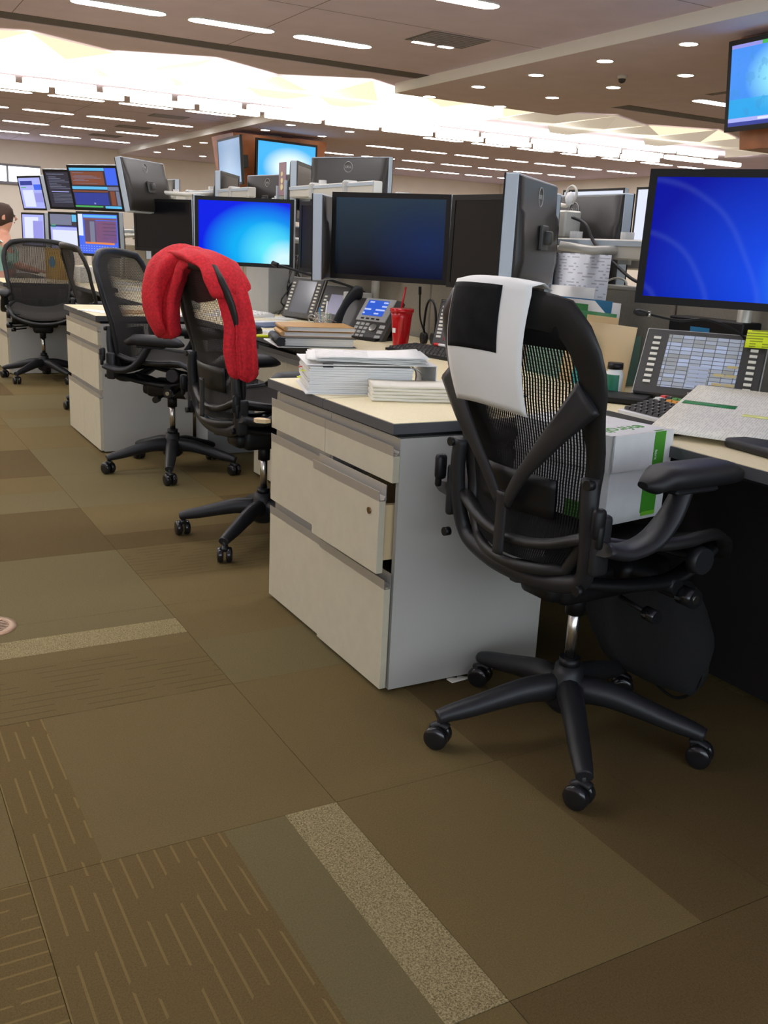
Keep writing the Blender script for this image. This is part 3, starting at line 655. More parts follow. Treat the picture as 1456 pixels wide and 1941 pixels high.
# ================================================================ MONITORS
def screen_mat(kind):
    nm = 'screen_'+kind
    if nm in MATS: return MATS[nm]
    m = mat(nm, (0, 0, 0), .2); g = G(m); vec, xyz = g.obj(); y, z = xyz[1], xyz[2]
    g.b.inputs['Base Color'].default_value = (.003, .003, .003, 1); g.b.inputs['Specular IOR Level'].default_value = .12
    def blob(cy, cz, ry, rz, pw=1):
        a = g.m('DIVIDE', g.m('SUBTRACT', y, cy), ry); b = g.m('DIVIDE', g.m('SUBTRACT', z, cz), rz)
        r = g.m('SQRT', g.m('ADD', g.m('MULTIPLY', a, a), g.m('MULTIPLY', b, b))); v = g.m('MAXIMUM', g.m('SUBTRACT', 1, r), 0)
        return g.m('MINIMUM', g.m('POWER', v, pw), 1)
    if kind == 'cyan':      # login wallpaper, bright glow towards lower right
        c = g.mix(g.m('MINIMUM', g.m('MULTIPLY', blob(.10, -.08, .34, .25), 1.9), 1), (.0, .012, .80), (.0, .42, .92))
        c = g.mix(g.m('MINIMUM', g.m('MULTIPLY', blob(.15, -.10, .19, .17), 1.3), 1), c, (.12, .82, .98))
        c = g.mix(g.m('MINIMUM', g.m('MULTIPLY', blob(.235, -.155, .14, .13), 1.5), 1), c, (.65, .95, 1.0)); e = 1.0
    elif kind == 'blue':
        c = g.mix(g.m('MINIMUM', g.m('MULTIPLY', blob(.12, -.10, .40, .34), 1.2), 1), (.0, .004, .36), (.004, .07, .85))
        c = g.mix(g.m('MINIMUM', g.m('MULTIPLY', blob(.20, -.10, .16, .2), 1.0), 1), c, (.03, .30, .95))
        wv = g.n('TexWave', wave_type='RINGS', rings_direction='SPHERICAL'); wv.inputs['Scale'].default_value = 2.2; wv.inputs['Distortion'].default_value = 2; mp = g.n('Mapping'); g.put(mp.inputs['Vector'], vec); mp.inputs['Location'].default_value = (0, .3, .2); g.put(wv.inputs['Vector'], mp.outputs[0])
        c = g.mix(g.m('MULTIPLY', g.m('POWER', wv.outputs['Fac'], 30), .05), c, (.3, .5, 1)); e = .95
    elif kind == 'dim':
        f = g.m('MINIMUM', g.m('MAXIMUM', g.m('MULTIPLY_ADD', z, 2.9, .48), 0), 1); c = g.mix(f, (.001, .001, .004), (.022, .040, .062)); f2 = g.m('MULTIPLY', blob(.18, -.02, .3, .2), .9); c = g.mix(f2, c, (.006, .02, .09)); e = 1  # bluish reflection painted into the emission, fading to black downwards
    elif kind == 'tv':
        c = g.mix(g.m('MINIMUM', g.m('MULTIPLY', blob(.15, .05, .6, .35), 1.6), 1), (.06, .30, .95), (.35, .95, .98))
        lo = g.m('LESS_THAN', z, -.12); c = g.mix(g.m('MULTIPLY', lo, .7), c, (.02, .45, .85))
        n = g.noise(vec, 9, 3); c = g.mix(g.m('MULTIPLY', g.m('GREATER_THAN', n, .58), .35), c, (.05, .3, .7)); e = 1.0
    elif kind == 'tvpale': c = g.mix(blob(0, 0, 1, .6), (.25, .42, .7), (.55, .72, .95)); e = .8
    elif kind == 'tvwhite': c = g.mix(g.m('MINIMUM', g.m('MULTIPLY', blob(.1, -.05, .7, .4), 1.8), 1), (.05, .45, .95), (.75, .95, 1)); e = 1.1
    g.put(g.b.inputs['Emission Color'], c); g.b.inputs['Emission Strength'].default_value = e; MATS[nm] = m; return m
UI = {}
def ui(name, col, e=1.0):
    k = 'ui_'+name
    if k not in M: M[k] = mat(k, col, emis=e)
    return k
for n, c in dict(navy=(.01, .03, .30), blue=(.03, .12, .85), brown=(.20, .05, .02), pale=(.40, .44, .95), white=(.75, .80, 1), dark=(.012, .012, .03), orange=(.75, .22, .05), cyan=(.1, .5, .85), green=(.05, .45, .1), grey=(.16, .18, .28), lilac=(.3, .3, .8), purple=(.08, .04, .12)).items(): ui(n, c)
def monitor(pos, yaw, tilt, label, screen='off', W_=.56, H_=.365, group=None, name='monitor', rects=None, logo=True, cat='monitor', shell='mback', sidem='silver', bez=.021):
    t = thing(name, label, cat, pos, (0, -math.radians(tilt), math.radians(yaw)), group)
    MB().b2((-.042, -W_/2, -H_/2), (.0, W_/2, H_/2), bev=.003).build('side_frame', sidem, t)
    f = MB(); D = .0035
    f.b2((0, -W_/2, -H_/2), (D, W_/2, -H_/2+bez)).b2((0, -W_/2, H_/2-bez), (D, W_/2, H_/2)).b2((0, -W_/2, -H_/2+bez), (D, -W_/2+bez, H_/2-bez)).b2((0, W_/2-bez, -H_/2+bez), (D, W_/2, H_/2-bez)); f.build('bezel', 'black', t)
    s = MB().quad((.001, -W_/2+bez, -H_/2+bez), (.001, W_/2-bez, -H_/2+bez), (.001, W_/2-bez, H_/2-bez), (.001, -W_/2+bez, H_/2-bez)).build('screen', 'off' if screen == 'off' else screen_mat(screen) if not screen.startswith('ui_') else screen, t)
    if rects:
        wi, hi = W_-2*bez, H_-2*bez
        for n_, (cc, a, b, a2, b2) in enumerate(rects):
            mb = MB(); q = .0014+.0002*(n_ % 6); mb.quad((q, (a-.5)*wi, (.5-b2)*hi), (q, (a2-.5)*wi, (.5-b2)*hi), (q, (a2-.5)*wi, (.5-b)*hi), (q, (a-.5)*wi, (.5-b)*hi)); mb.raw = True; mb.build('window_panel', 'ui_'+cc, s)
    # back shell with a ridge
    bk = MB(); h, w2 = H_/2, W_/2
    prof = [(-.042, h-.004), (-.050, h-.01), (-.053, h*.42), (-.062, h*.34), (-.068, -h*.5), (-.056, -h*.92), (-.042, -h+.004)]
    bk.loft([[(x if abs(yy) < w2*.95 else -.042+(x+.042)*.3, yy, z) for x, z in prof] for yy in (-w2+.003, -w2*.93, -w2*.8, 0, w2*.8, w2*.93, w2-.003)]); bko = bk.build('back_shell', shell, t)
    if logo:
        rg = MB(); rg.tube([(-.0525, .03*math.cos(a), h*.68+.03*math.sin(a)) for a in [2*PI*k/20 for k in range(20)]], .0016, n=6, close=True, up=(1, 0, 0)); rg.build('emblem_ring', 'lgray', bko)
        text('DELL', .019, .0008, 'lgray', bko, (-.0525, 0, h*.68), (PI/2, 0, -PI/2), 'emblem_letters')
    mt = MB(); mt.box((-.072, 0, -.01), (.014, .08, .08), bev=.004); mt.box((-.088, 0, -.01), (.03, .035, .045), bev=.008, seg=2); mt.build('mount_plate', 'dgray', t)
    return t
r_ = math.degrees
def ui_chart(seed, base):
    R = random.Random(seed); out = []
    return out
up5 = [('cyan', 0, 0, .75, .07), ('brown', .02, .09, .72, .42), ('blue', .76, 0, 1, .42), ('cyan', 0, .46, .76, .53), ('brown', 0, .56, .76, .6), ('navy', .02, .62, .75, .92), ('grey', .76, .46, 1, .55), ('brown', .80, .57, .9, .92), ('grey', .92, .57, 1, .92), ('green', 0, .94, .6, .98), ('cyan', .65, .94, 1, 1)]
for k in range(9): up5.append(('grey', .05+.02*(k % 3), .12+.032*k, .3+.09*(k % 5), .132+.032*k))
up5 += [('blue', .05, .66, .38, .82), ('cyan', .5, .70, .6, .72), ('grey', .4, .76, .7, .78), ('white', .42, .86, .46, .9)]
lo5 = [('blue', 0, 0, 1, 1), ('white', 0, 0, .12, .55), ('cyan', .14, .02, .98, .08), ('brown', .14, .10, .98, .14), ('purple', .16, .14, .45, .70), ('grey', .30, .18, .42, .7), ('brown', .45, .16, .97, .70), ('orange', .16, .70, .90, .75)]
for k in range(5): lo5.append(('purple', .62, .22+.09*k, .95, .245+.09*k))
for k in range(3):
    for q in range(14): lo5.append(('pale', .03+.068*q, .80+.06*k, .06+.068*q, .815+.06*k))
up6 = [('grey', .03, .06, .45, .08)]+[('grey', .06, .14+.045*k, .25+.1*(k % 4), .155+.045*k) for k in range(8)]+[('pale', .08, .55, .5, .57), ('grey', .7, .1, .95, .5)]+[('grey', .1, .62+.04*k, .6, .632+.04*k) for k in range(7)]
lo6 = [('pale', 0, .35, 1, 1), ('grey', 0, 0, .55, .3), ('cyan', .56, .0, 1, .2), ('green', .02, .3, .14, .38), ('white', .05, .45, 1, .95), ('navy', 0, .33, 1, .36), ('pale', .3, .6, .5, .63), ('pale', .1, .7, .8, .73)]
lo7 = [('pale', 0, 0, 1, 1), ('white', .1, .08, .75, .9), ('lilac', .5, .2, .95, .8)]
up7 = [('pale', 0, 0, 1, 1), ('navy', .05, .10, .62, .24), ('green', .06, .3, .3, .33), ('white', .1, .4, .6, .95), ('blue', .66, .22, 1, .4), ('lilac', .62, .5, .98, .8)]
monitor((.94, -.176, 1.228), 211.2, 2.3, 'large monitor with deep blue login screen at the right edge', 'blue', logo=False)
monitor((.878, 1.685, 1.203), 215, -.8, 'dim blackish-blue monitor above the red tumbler', 'dim')
monitor((1.047, 1.128, 1.199), 187.6, .9, 'dark monitor partly behind the silver edge of a turned monitor')
NX, NY = .590, .463; dx, dy = .403, .322; dl_ = math.hypot(dx, dy)
monitor((NX+dx/dl_*.258, NY+dy/dl_*.258, 1.228), 90+r_(math.atan2(dy, dx)), 0, 'monitor seen edge-on from behind, right of the dark pair, broad silver edge', W_=.516, H_=.345)
monitor((.782, 3.152, 1.205), 233.4, -1.1, 'monitor with bright cyan and blue login screen above the red jacket', 'cyan')
monitor((1.05, 2.62, 1.195), 190, 0, 'dark monitor strip right of the cyan-blue screen')
monitor((.80, 2.12, 1.190), 140, -1, 'monitor seen edge-on from behind between the cyan screen and dark screen')
monitor((.885, 5.042, 1.235), 210, -1.8, 'switched-off monitor left of the cyan-blue screen')
monitor((.90, 4.16, 1.236), 147, -.8, 'monitor turned edge-on at the left side of the cyan-blue screen')
monitor((.755, 6.518, 1.52), 213, -12.7, 'upper monitor with dark windows and blue charts, left, tilted down', 'ui_dark', rects=up5, logo=False)
monitor((.769, 6.523, 1.150), 205, -2.3, 'lower monitor with orange table on blue background', 'ui_dark', rects=lo5, logo=False)
monitor((.77, 5.145, 1.49), 132, -11.5, 'upper monitor seen from behind left of the silver rail, tilted')
monitor((1.10, 5.95, 1.165), 146, -2, 'lower monitor edge-on at the right of the orange table screen')
monitor((.80, 7.795, 1.542), 215, -13.5, 'upper monitor with black screen of small grey text at far left', 'ui_dark', rects=up6, logo=False)
monitor((.80, 7.80, 1.155), 212, -2, 'lower far-left monitor with pale lilac windows', 'ui_dark', rects=lo6, logo=False)
monitor((.78, 9.658, 1.55), 196, -10.7, 'upper pale blue monitor farthest left above the seated person', 'ui_pale', rects=up7, logo=False)
monitor((.78, 9.66, 1.16), 196, 0, 'lower pale blue monitor beside the seated person head', 'ui_pale', rects=lo7, logo=False)
monitor((.92, 7.1, 1.16), 150, 0, 'lower monitor edge-on between the lilac and orange-table screens')
# backs of the opposite row
B = 'monitors of the opposite row seen from behind'
monitor((1.60, 3.462, 1.494), 30, .2, 'monitor back with round emblem above the large dark screen', group=B)
monitor((1.55, 4.02, 1.475), -38, 0, 'angled monitor back in front of the hanging television', group=B)
monitor((1.52, 5.38, 1.468), -35, 0, 'angled monitor back left of the postcard holder', group=B)
monitor((1.80, 5.2, 1.47), 14, 0, 'monitor back below the tilted hanging television', group=B)
monitor((1.40, 1.046, 1.215), -1, 0, 'monitor back behind the silver clamp and paper tray', group=B)
monitor((1.75, .30, 1.235), -12, 0, 'dark monitor back just left of the large blue screen', group=B)
monitor((1.5, 7.0, 1.47), 8, 0, 'small dark monitor back above the black screen at left', group=B)
monitor((1.45, 2.35, 1.165), 5, 0, 'low monitor back hidden behind the dark screens', group=B)
monitor((1.62, 3.462, 1.09), 10, 0, 'lower monitor back under the silver rail of the opposite desks', group=B)
monitor((1.6, 4.5, 1.09), 10, 0, 'lower monitor back behind the cyan-blue screen', group=B)
# far row
for k, (y, wd) in enumerate(((5.23, .86), (4.35, .6), (6.1, .5))):
    monitor((5., y, 1.53), 180, 0, ['far wide white-lit monitor beyond the clamp', 'far white-lit monitor touching the large blue screen', 'far dark monitor beyond the edge-on silver monitor'][k], 'ui_white' if k < 2 else 'ui_dark', W_=wd, H_=.48, logo=False, group='monitors on the far desk row')
    t = thing('monitor_stand', ['stand under the far wide white-lit monitor', 'stand under the far white-lit monitor by the blue screen', 'stand under the far dark monitor'][k], 'stand', (5.07, y, ZD)); MB().cyl((0, 0, 0), (0, 0, .78), .03).build('post', 'silv2', t); MB().cyl((0, 0, 0), (0, 0, .015), .12).build('foot', 'silv2', t)
t = thing('far_desk', 'long desk of the far row beyond the monitors', 'desk', (5.15, 5.2, 0)); MB().b2((-.45, -3, .70), (.45, 3, ZD)).build('top', 'lam', t); MB().b2((-.4, -2.9, 0), (-.36, 2.9, .70)).build('panel', 'gray', t)
# opposite desks
for k in range(0, 4):
    t = thing('opposite_desk', ['opposite desk behind the divider, nearest', 'opposite desk behind the red tumbler divider', 'opposite desk beyond the cyan screen', 'farthest opposite desk behind the pale screens'][k], 'desk', (XD+.05, -1.6+3.2*k, 0)); MB().b2((0, .0, .70), (.8, 3.19, ZD)).build('top', 'lam', t); MB().b2((.7, .0, 0), (.72, 3.19, .70)).build('panel', 'gray', t)

# ---- hanging televisions on wooden pylons
def tv(pos, yaw, tilt, W_, H_, scr, label, rects=None): 
    t = monitor(pos, yaw, tilt, label, scr, W_, H_, 'televisions hung from the ceiling pylons', 'television', rects, False, 'television', sidem='black', bez=.045)
    MB().b2((-.34, -.15, -.12), (-.07, .15, .12)).build('wall_bracket', 'black', t); return t
tvr = [('lilac', .0, .0, 1, .045), ('green', .30, .0, .42, .045), ('pale', 0, .90, 1, .95), ('navy', 0, .95, 1, 1), ('white', .3, .91, .5, .94), ('cyan', .42, .70, .8, .72), ('blue', .55, .45, .60, .56)]
tv((6.45, 4.51, 2.80), 176, -6, 1.35, .81, 'tv', 'big television with cyan and blue picture at the upper right corner', tvr)
tv((7.0, 17.0, 2.655), 282, -1, 1.5, .9, 'tvwhite', 'hanging television with white and cyan picture facing us')
tv((5.84, 17.18, 2.64), 177, -4, 1.5, .9, 'tvpale', 'hanging pale grey television turned away, left face of the pylon')
def pylon(c, a, b, z0, z1, lab):
    t = thing('wood_pylon', lab, 'pylon', (c[0], c[1], z0)); h = z1-z0
    MB().loft([[(-a*.85, -b*.85, 0), (a*.85, -b*.85, 0), (a*.85, b*.85, 0), (-a*.85, b*.85, 0)], [(-a, -b, h), (a, -b, h), (a, b, h), (-a, b, h)]], smooth=False).build('wood_casing', 'wood', t)
    MB().b2((-.2, -.2, h), (.2, .2, ZS-z0)).build('ceiling_post', 'vent', t)
pylon((7.18, 4.6), .56, .60, 2.25, 3.26, 'cherry wood pylon behind the right television')
pylon((6.98, 17.92), 1.03, .64, 2.05, 3.20, 'cherry wood pylon carrying two far televisions')

# ---- silver rails and monitor arms
def rail(y0, y1, z, label, posts, x=1.24, arms=()):
    t = thing('monitor_rail', label, 'monitor mount', (x, (y0+y1)/2, ZD)); yc = (y0+y1)/2; zz = z-ZD
    MB().b2((-.03, y0-yc, zz-.035), (.03, y1-yc, zz+.035), bev=.006).build('beam', 'silv2', t); MB().b2((-.034, y0-yc, zz+.012), (-.03, y1-yc, zz+.03)).build('slot_strip', 'silver', t)
    for p in posts:
        MB().cyl((0.0, p-yc, 0), (0, p-yc, zz+.02), .022).build('post', 'silv2', t); MB().box((0, p-yc, zz), (.085, .05, .095), bev=.01).build('clamp', 'lgray', t)
    for (ax, ay, az) in arms:
        a = MB(); e = Vector((ax-x, ay-yc, az-ZD)); s = Vector((0, e.y*.75, zz)); a.tube([s, s+(e-s)*.5+Vector((0, 0, -.01)), e], .016, n=8); a.build('arm', 'silv2', t)
        MB().cyl((s.x, s.y, s.z-.05), (s.x, s.y, s.z+.06), .024).build('joint', 'lgray', t)
rail(-.95, 1.28, 1.195, 'silver monitor rail with clamps behind the paper tray', (.05, 1.1), arms=((1.03, -.12, 1.22), (1.14, 1.13, 1.19), (1.06, .76, 1.2)))
rail(2.72, 4.0, 1.468, 'upper silver monitor rail above the cyan-blue screen', (3.05, 3.5), x=1.375, arms=((1.5, 3.43, 1.48),))
rail(1.35, 3.3, 1.17, 'low silver rail behind the switched-off screens', (1.55, 2.45), arms=((.98, 1.74, 1.2), (1.15, 2.62, 1.19), (.93, 2.2, 1.18), (.9, 3.2, 1.2)))
rail(4.55, 6.2, 1.485, 'upper silver rail beside the tilted monitor back at left', (4.9, 5.9), x=1.375, arms=((.86, 5.22, 1.47), (.85, 6.6, 1.5), (1.45, 5.4, 1.46)))
rail(4.0, 10.0, 1.17, 'long low silver rail behind the far-left screens', (4.4, 7.6, 9.2), arms=((1.0, 5.1, 1.22), (.85, 6.55, 1.15), (.87, 7.85, 1.15), (.86, 9.68, 1.16), (.98, 4.25, 1.2), (1.0, 7.15, 1.15), (1.12, 5.98, 1.16)))
rail(7.2, 10.0, 1.52, 'upper silver rail at far left behind the pale screens', (7.4, 9.4), x=1.375, arms=((.88, 7.86, 1.53), (.86, 9.68, 1.54)))
rail(2.5, 7.2, 1.40, 'opposite row silver rail carrying the monitor backs', (2.6, 4.3, 6.3), x=1.46, arms=((1.50, 3.42, 1.43), (1.5, 4.1, 1.43)))
rail(-.2, 2.6, 1.16, 'opposite row lower rail behind the divider', (.1, 1.9), x=1.47)

# ================================================================ DESK CLUTTER
def rbox(name, label, cat, p0, size, rz, mats, z=ZD, **k):
    t = thing(name, label, cat, (p0[0], p0[1], z), rz); return t
# --- near desk: binder with paper
def stackpages(parent, name, w_, d_, z0, z1, n, mt, j=.003, seed=1, off=(0, 0)):
    R = random.Random(seed); mb = MB(); h = (z1-z0)/n
    for k in range(n): a, b = R.uniform(-j, j), R.uniform(-j, j); mb.b2((off[0]+a, off[1]+b, z0+h*k), (off[0]+w_+a, off[1]+d_+b, z0+h*(k+1)-h*.12))
    o = mb.build(name, mt, parent)
    if n > 6: tag(o, kind='stuff')
    return o
bd = thing('ring_binder', 'white ring binder full of paper on the near desk', 'binder', (.045, .735, ZD), math.radians(-18))
# local: x along +X, y towards -Y after rotation
L_, D_ = .33, .27
bw = MB(); bw.b2((-.01, -D_, 0), (L_+.05, .0, .003)); bw.build('cover', 'paper', bd)
bw = MB(); bw.loft([[(-.01, -D_, .083), (L_+.05, -D_, .088), (L_+.05, 0, .088), (-.01, 0, .083)], [(-.01, -D_, .086), (L_+.05, -D_, .091), (L_+.05, 0, .091), (-.01, 0, .086)]], smooth=False); bw.build('cover', 'paper', bd)
MB().b2((L_+.047, -D_, .003), (L_+.05, 0, .088)).build('spine', 'paper', bd)
stackpages(bd, 'pages', L_-.02, D_-.02, .003, .080, 22, 'paper', off=(.0, -D_+.01))
for q in (-.05, -.135, -.22): rg = MB(); rg.tube([(L_-.01+.03*math.cos(a), q, .042+.033*math.sin(a)) for a in [2*PI*k/16 for k in range(16)]], .0022, n=6, close=True, up=(0, 1, 0)); rg.build('ring', 'chrome', bd)
MB().b2((.04, -D_+.004, .078), (.07, -D_+.012, .089)).build('binder_clip', 'black', bd)
for q, (x, y, z, c) in enumerate(((-.006, -.10, .058, 'redm'), (-.006, -.17, .055, 'yel'), (-.006, -.07, .022, 'yel'))): MB().b2((x-.008, y-.012, z), (x+.003, y+.012, z+.0015)).build('index_tab', c, bd)
M['gprint'] = print_mat('grey_print', (.74, .73, .70), (.42, .42, .42), 130, 90, .45)
lp = thing('loose_papers', 'loose printed sheets lying on the white binder', 'papers', (.075, .72, ZD+.092), math.radians(-24))
for k in range(7):
    R = random.Random(k); mb = MB(); a = R.uniform(-.02, .02)
    mb.grid(lambda u, v: Vector((.0+.33*u+a, -.25*v+R.uniform(-.0, .0), .0018*k+.0015+.004*math.sin(u*5+k)*v+.006*(u**3)*(k % 3))), 6, 4, th=.0006); mb.build('sheet', 'gprint' if k == 6 else 'paper', lp)
np_ = thing('napkin_stack', 'stack of folded cream paper napkins on the near desk', 'napkins', (.13, .432, ZD), math.radians(-22))
for k in range(5):
    mb = MB(); z = .0095*k; R = random.Random(k+3)
    prof = lambda u: .0008*math.sin(u*9+k*2)
    W_, D2 = .255, .12
    rings = []
    for q in range(11):
        u = q/10; rr = []
        for (y, zz) in ((0, .0008), (-.003, .0045), (0, .0088), (-D2*.5, .0092), (-D2, .0085), (-D2-.002, .0045), (-D2, .0008), (-D2*.5, .0)): rr.append((u*W_+R.uniform(-.0004, .0004)+.002*(k % 2), y, z+zz+prof(u)))
        rings.append(rr)
    mb.loft(rings); mb.build('napkin', 'napkin', np_)
sp = thing('desk_papers', 'printed white sheets on a black clipboard right behind the napkins', 'papers', (.42, .53, ZD), math.radians(-20))
MB().b2((-.02, -.16, 0), (.26, .05, .004)).build('clipboard', 'black', sp)
MB().grid(lambda u, v: Vector((-.03+.29*u, -.15+.21*v, .0048+.004*u*v)), 4, 4, th=.0008).build('sheet', 'gprint', sp); MB().grid(lambda u, v: Vector((-.01+.28*u, -.11+.2*v, .010+.003*u)), 4, 4, th=.0008).build('sheet', 'paper', sp)

# --- phones and trading consoles
def console(pos, yaw, tilt, W_, H_, label, nkeys, sm, scr_frac=.62, kbd=False, brand=None, border='black', keycol='keyw', scr_hfrac=.80, sxo=0):
    """tilted touch panel with line keys on both sides; origin at the panel centre"""
    t = thing('trading_phone_console', label, 'phone console', (pos[0], pos[1], pos[2]), (0, -math.radians(tilt), math.radians(yaw)))
    MB().b2((-.03, -W_/2, -H_/2), (0, W_/2, H_/2), bev=.004).build('housing', 'dgray', t)
    MB().b2((-.012, -W_/2-.003, -H_/2-.0), (-.006, W_/2+.003, H_/2+.003)).build('rim', 'lgray' if border != 'black' else 'black', t)
    sw, sh = W_*scr_frac, H_*scr_hfrac; oy = sxo
    MB().b2((0, oy-sw/2, -sh/2+.004), (.0012, oy+sw/2, sh/2+.004)).build('display', sm, t)
    for s in (-1, 1):
        for k in range(nkeys):
            z = sh/2-.012-(sh-.03)*k/(nkeys-1); y = s*(sw/2+(W_-sw)/4)
            if s < 0 or True: MB().b2((0, y-.011, z-.0045), (.003, y+.011, z+.0045)).build('line_key', keycol, t)
    # foot: wedge behind the panel down to the desk
    a = math.radians(tilt); inv = Matrix.Rotation(a, 3, 'Y')
    base = pos[2]-ZD
    ft = MB(); zb = -base
    def w2l(x, y, z): return (Matrix.Rotation(a, 3, 'Y') @ Vector((x, y, z)))
    hw = W_*.3; top = H_*.35
    P = []
    for yy in (-hw, hw): P.append([w2l(-.02-.0, yy, zb+.001), w2l(-.14, yy, zb+.001), w2l(-.14, yy, zb+.02), w2l(-.02-math.sin(a)*top*1.0-.02, yy, math.cos(a)*top*.6)])
    ft.loft(P, smooth=False); ft.build('stand', 'black', t)
    return t
def scr_print(name, base, cols, rows): pass
M['disp_blue'] = mat('console_display', (.34, .38, .46), .2, emis=0)
dsp = M['disp_blue']; g = G(dsp); vec, xyz = g.obj(); br_ = g.n('TexBrick'); mp = g.n('Mapping'); cb = g.n('CombineXYZ'); g.put(cb.inputs[0], xyz[1]); g.put(cb.inputs[1], xyz[2]); g.put(br_.inputs['Vector'], cb.outputs[0])
br_.offset = 0; br_.inputs['Scale'].default_value = 1; br_.inputs['Brick Width'].default_value = .034; br_.inputs['Row Height'].default_value = .0145; br_.inputs['Mortar Size'].default_value = .0012
br_.inputs['Color1'].default_value = (.36, .42, .56, 1); br_.inputs['Color2'].default_value = (.24, .25, .24, 1); br_.inputs['Mortar'].default_value = (.10, .10, .11, 1)
g.put(g.b.inputs['Base Color'], br_.outputs[0]); g.put(g.b.inputs['Emission Color'], br_.outputs[0]); g.b.inputs['Emission Strength'].default_value = .35
# the big console at the right, with its keyboard
c1 = console((1.066, .041, .866), 215.1, 39.4, .36, .24, 'wide trading phone console with touch display at right, yellow note on its corner', 9, 'disp_blue', .62, border='grey')
text('SIEMENS', .0095, .0005, 'white', c1, (.002, 0, -.108), (PI/2, 0, PI/2), 'brand_lettering')
dpan = MB()
for k in range(5): dpan.b2((.0014, -.03, -.04+.0145*k-.038), (.0018, .028, -.029+.0145*k-.038))
M['tile_pale'] = mat('pale_display_tile', (.42, .48, .62), .3, emis=0); dpan.build('display_row', 'tile_pale', c1)
dp = MB(); [dp.b2((.0014, .045+.034*a, -.072+.0165*b), (.0018, .075+.034*a, -.062+.0165*b)) for a, b in ((0, 0), (1, 0), (0, 2), (1, 2), (1, 4))]; dp.build('display_tile', mat('straw_tile', (.55, .45, .22), .4), c1)
nt2 = thing('sticky_note', 'bright yellow handwritten note stuck on the console corner', 'note', (0, 0, 0)); nt2.matrix_world = Matrix.Translation(Vector((1.066, .041, .866))) @ Matrix.Rotation(math.radians(215.1), 4, 'Z') @ Matrix.Rotation(-math.radians(39.4), 4, 'Y')
M['ynote'] = print_mat('yellow_note_writing', (.72, .85, .02), (.10, .12, .02), 110, 55, .3, ax=(1, 2))
MB().grid(lambda u, v: Vector((.008+.003*u+.004*v, .115+.080*u, .070+.062*v)), 4, 4, th=.0005).build('note_sheet', 'ynote', nt2)
def keyboard(pos, rz, W_, D_, label, rows, cols, basem='black', frame=None, special=None, rise=.012, legend=True):
    t = thing('keyboard', label, 'keyboard', (pos[0], pos[1], ZD), rz)
    MB().loft([[(-D_/2, -W_/2, 0), (D_/2, -W_/2, 0), (D_/2, W_/2, 0), (-D_/2, W_/2, 0)], [(-D_/2, -W_/2, .010), (D_/2, -W_/2, .010+rise), (D_/2, W_/2, .010+rise), (-D_/2, W_/2, .010)]], smooth=False).build('case', frame or basem, t)
    kw, kd = (W_-.02)/cols, (D_-.02)/rows; me = {}
    for r in range(rows):
        for c in range(cols):
            x = -D_/2+.01+kd*(r+.5); y = -W_/2+.01+kw*(c+.5); z = .010+rise*(x+D_/2)/D_
            col = 'kbk'
            if special: col = special(r, c) or 'kbk'
            key = col
            if key not in me:
                o = MB().loft([[(-kd*.46, -kw*.46, 0), (kd*.46, -kw*.46, 0), (kd*.46, kw*.46, 0), (-kd*.46, kw*.46, 0)], [(-kd*.34, -kw*.36, .008), (kd*.38, -kw*.36, .008), (kd*.38, kw*.36, .008), (-kd*.34, kw*.36, .008)]], smooth=False).m(1).b2((-.002, -.0025, .008), (.002, .0025, .0083)).build('key', [col, 'kbs' if legend and col == 'kbk' else col], t); me[key] = o
            else: o = me[key].copy(); COL.objects.link(o); o.parent = t
            o.location = (x, y, z)
    return t
def sp1(r, c):
    if r == 6: return 'redm' if c == 11 else ('gkey' if c % 5 != 0 else None)
    if r == 5: return 'white' if c == 11 else ('orange' if c % 5 != 0 else None)
kb = keyboard((.775, -.175), math.radians(-2), .30, .17, 'black keyboard with coloured top keys in a white frame before the console', 7, 12, frame='white', special=sp1, rise=.036)
dm_ = thing('desk_mat', 'thin black mat between the keyboard and the white carton', 'mat', (.605, -.17, ZD)); MB().box((0, 0, .0025), (.15, .34, .004), bev=.001).build('mat_sheet', 'black', dm_)
# --- console T2 by the cup, T3, T4
M['disp_red'] = mat('painted_red_reflection', (.35, .012, .03), .15); M['disp_dark'] = mat('grey_reflecting_display', (.13, .14, .16), .12, spec=.9); M['disp_lil'] = mat('lilac_display', (.30, .29, .42), .25)  # first display: red reflection painted as its base colour
console((1.122, 1.398, .862), 209, 20, .304, .202, 'trading phone console with painted red reflection behind the near chair back', 9, 'disp_red', .66)
console((1.10, 3.05, .865), 196, 22, .27, .235, 'tall dark phone console with grey display below the cyan screen', 9, 'disp_dark', .60, border='grey')
console((1.12, 2.68, .85), 196, 24, .24, .22, 'phone console with lilac display right of the grey display one', 5, 'disp_lil', .42, scr_hfrac=.5, border='grey')
# --- desk phone
ph = thing('desk_phone', 'grey desk phone with blue display and black handset', 'phone', (.965, 2.02, ZD), math.radians(200)); ph.scale = (1.15, 1.15, 1.15)
t_ = math.radians(38); PR = Matrix.Rotation(-t_, 4, 'Y')
def pl(x, y, z): return tuple((Matrix.Translation((0, 0, .075)) @ Matrix.Rotation(-t_, 4, 'Y')) @ Vector((x, y, z)))
def plbox(mb, y0, z0, y1, z1, x0, x1):
    mb.loft([[pl(x0, y0, z0), pl(x0, y1, z0), pl(x0, y1, z1), pl(x0, y0, z1)], [pl(x1, y0, z0), pl(x1, y1, z0), pl(x1, y1, z1), pl(x1, y0, z1)]], smooth=False); return mb
plbox(MB(), -.135, -.095, .135, .105, -.022, 0).build('body', 'dgray', ph); plbox(MB(), -.055, -.005, .105, .105, 0, .004).build('display_bezel', 'lgray', ph)
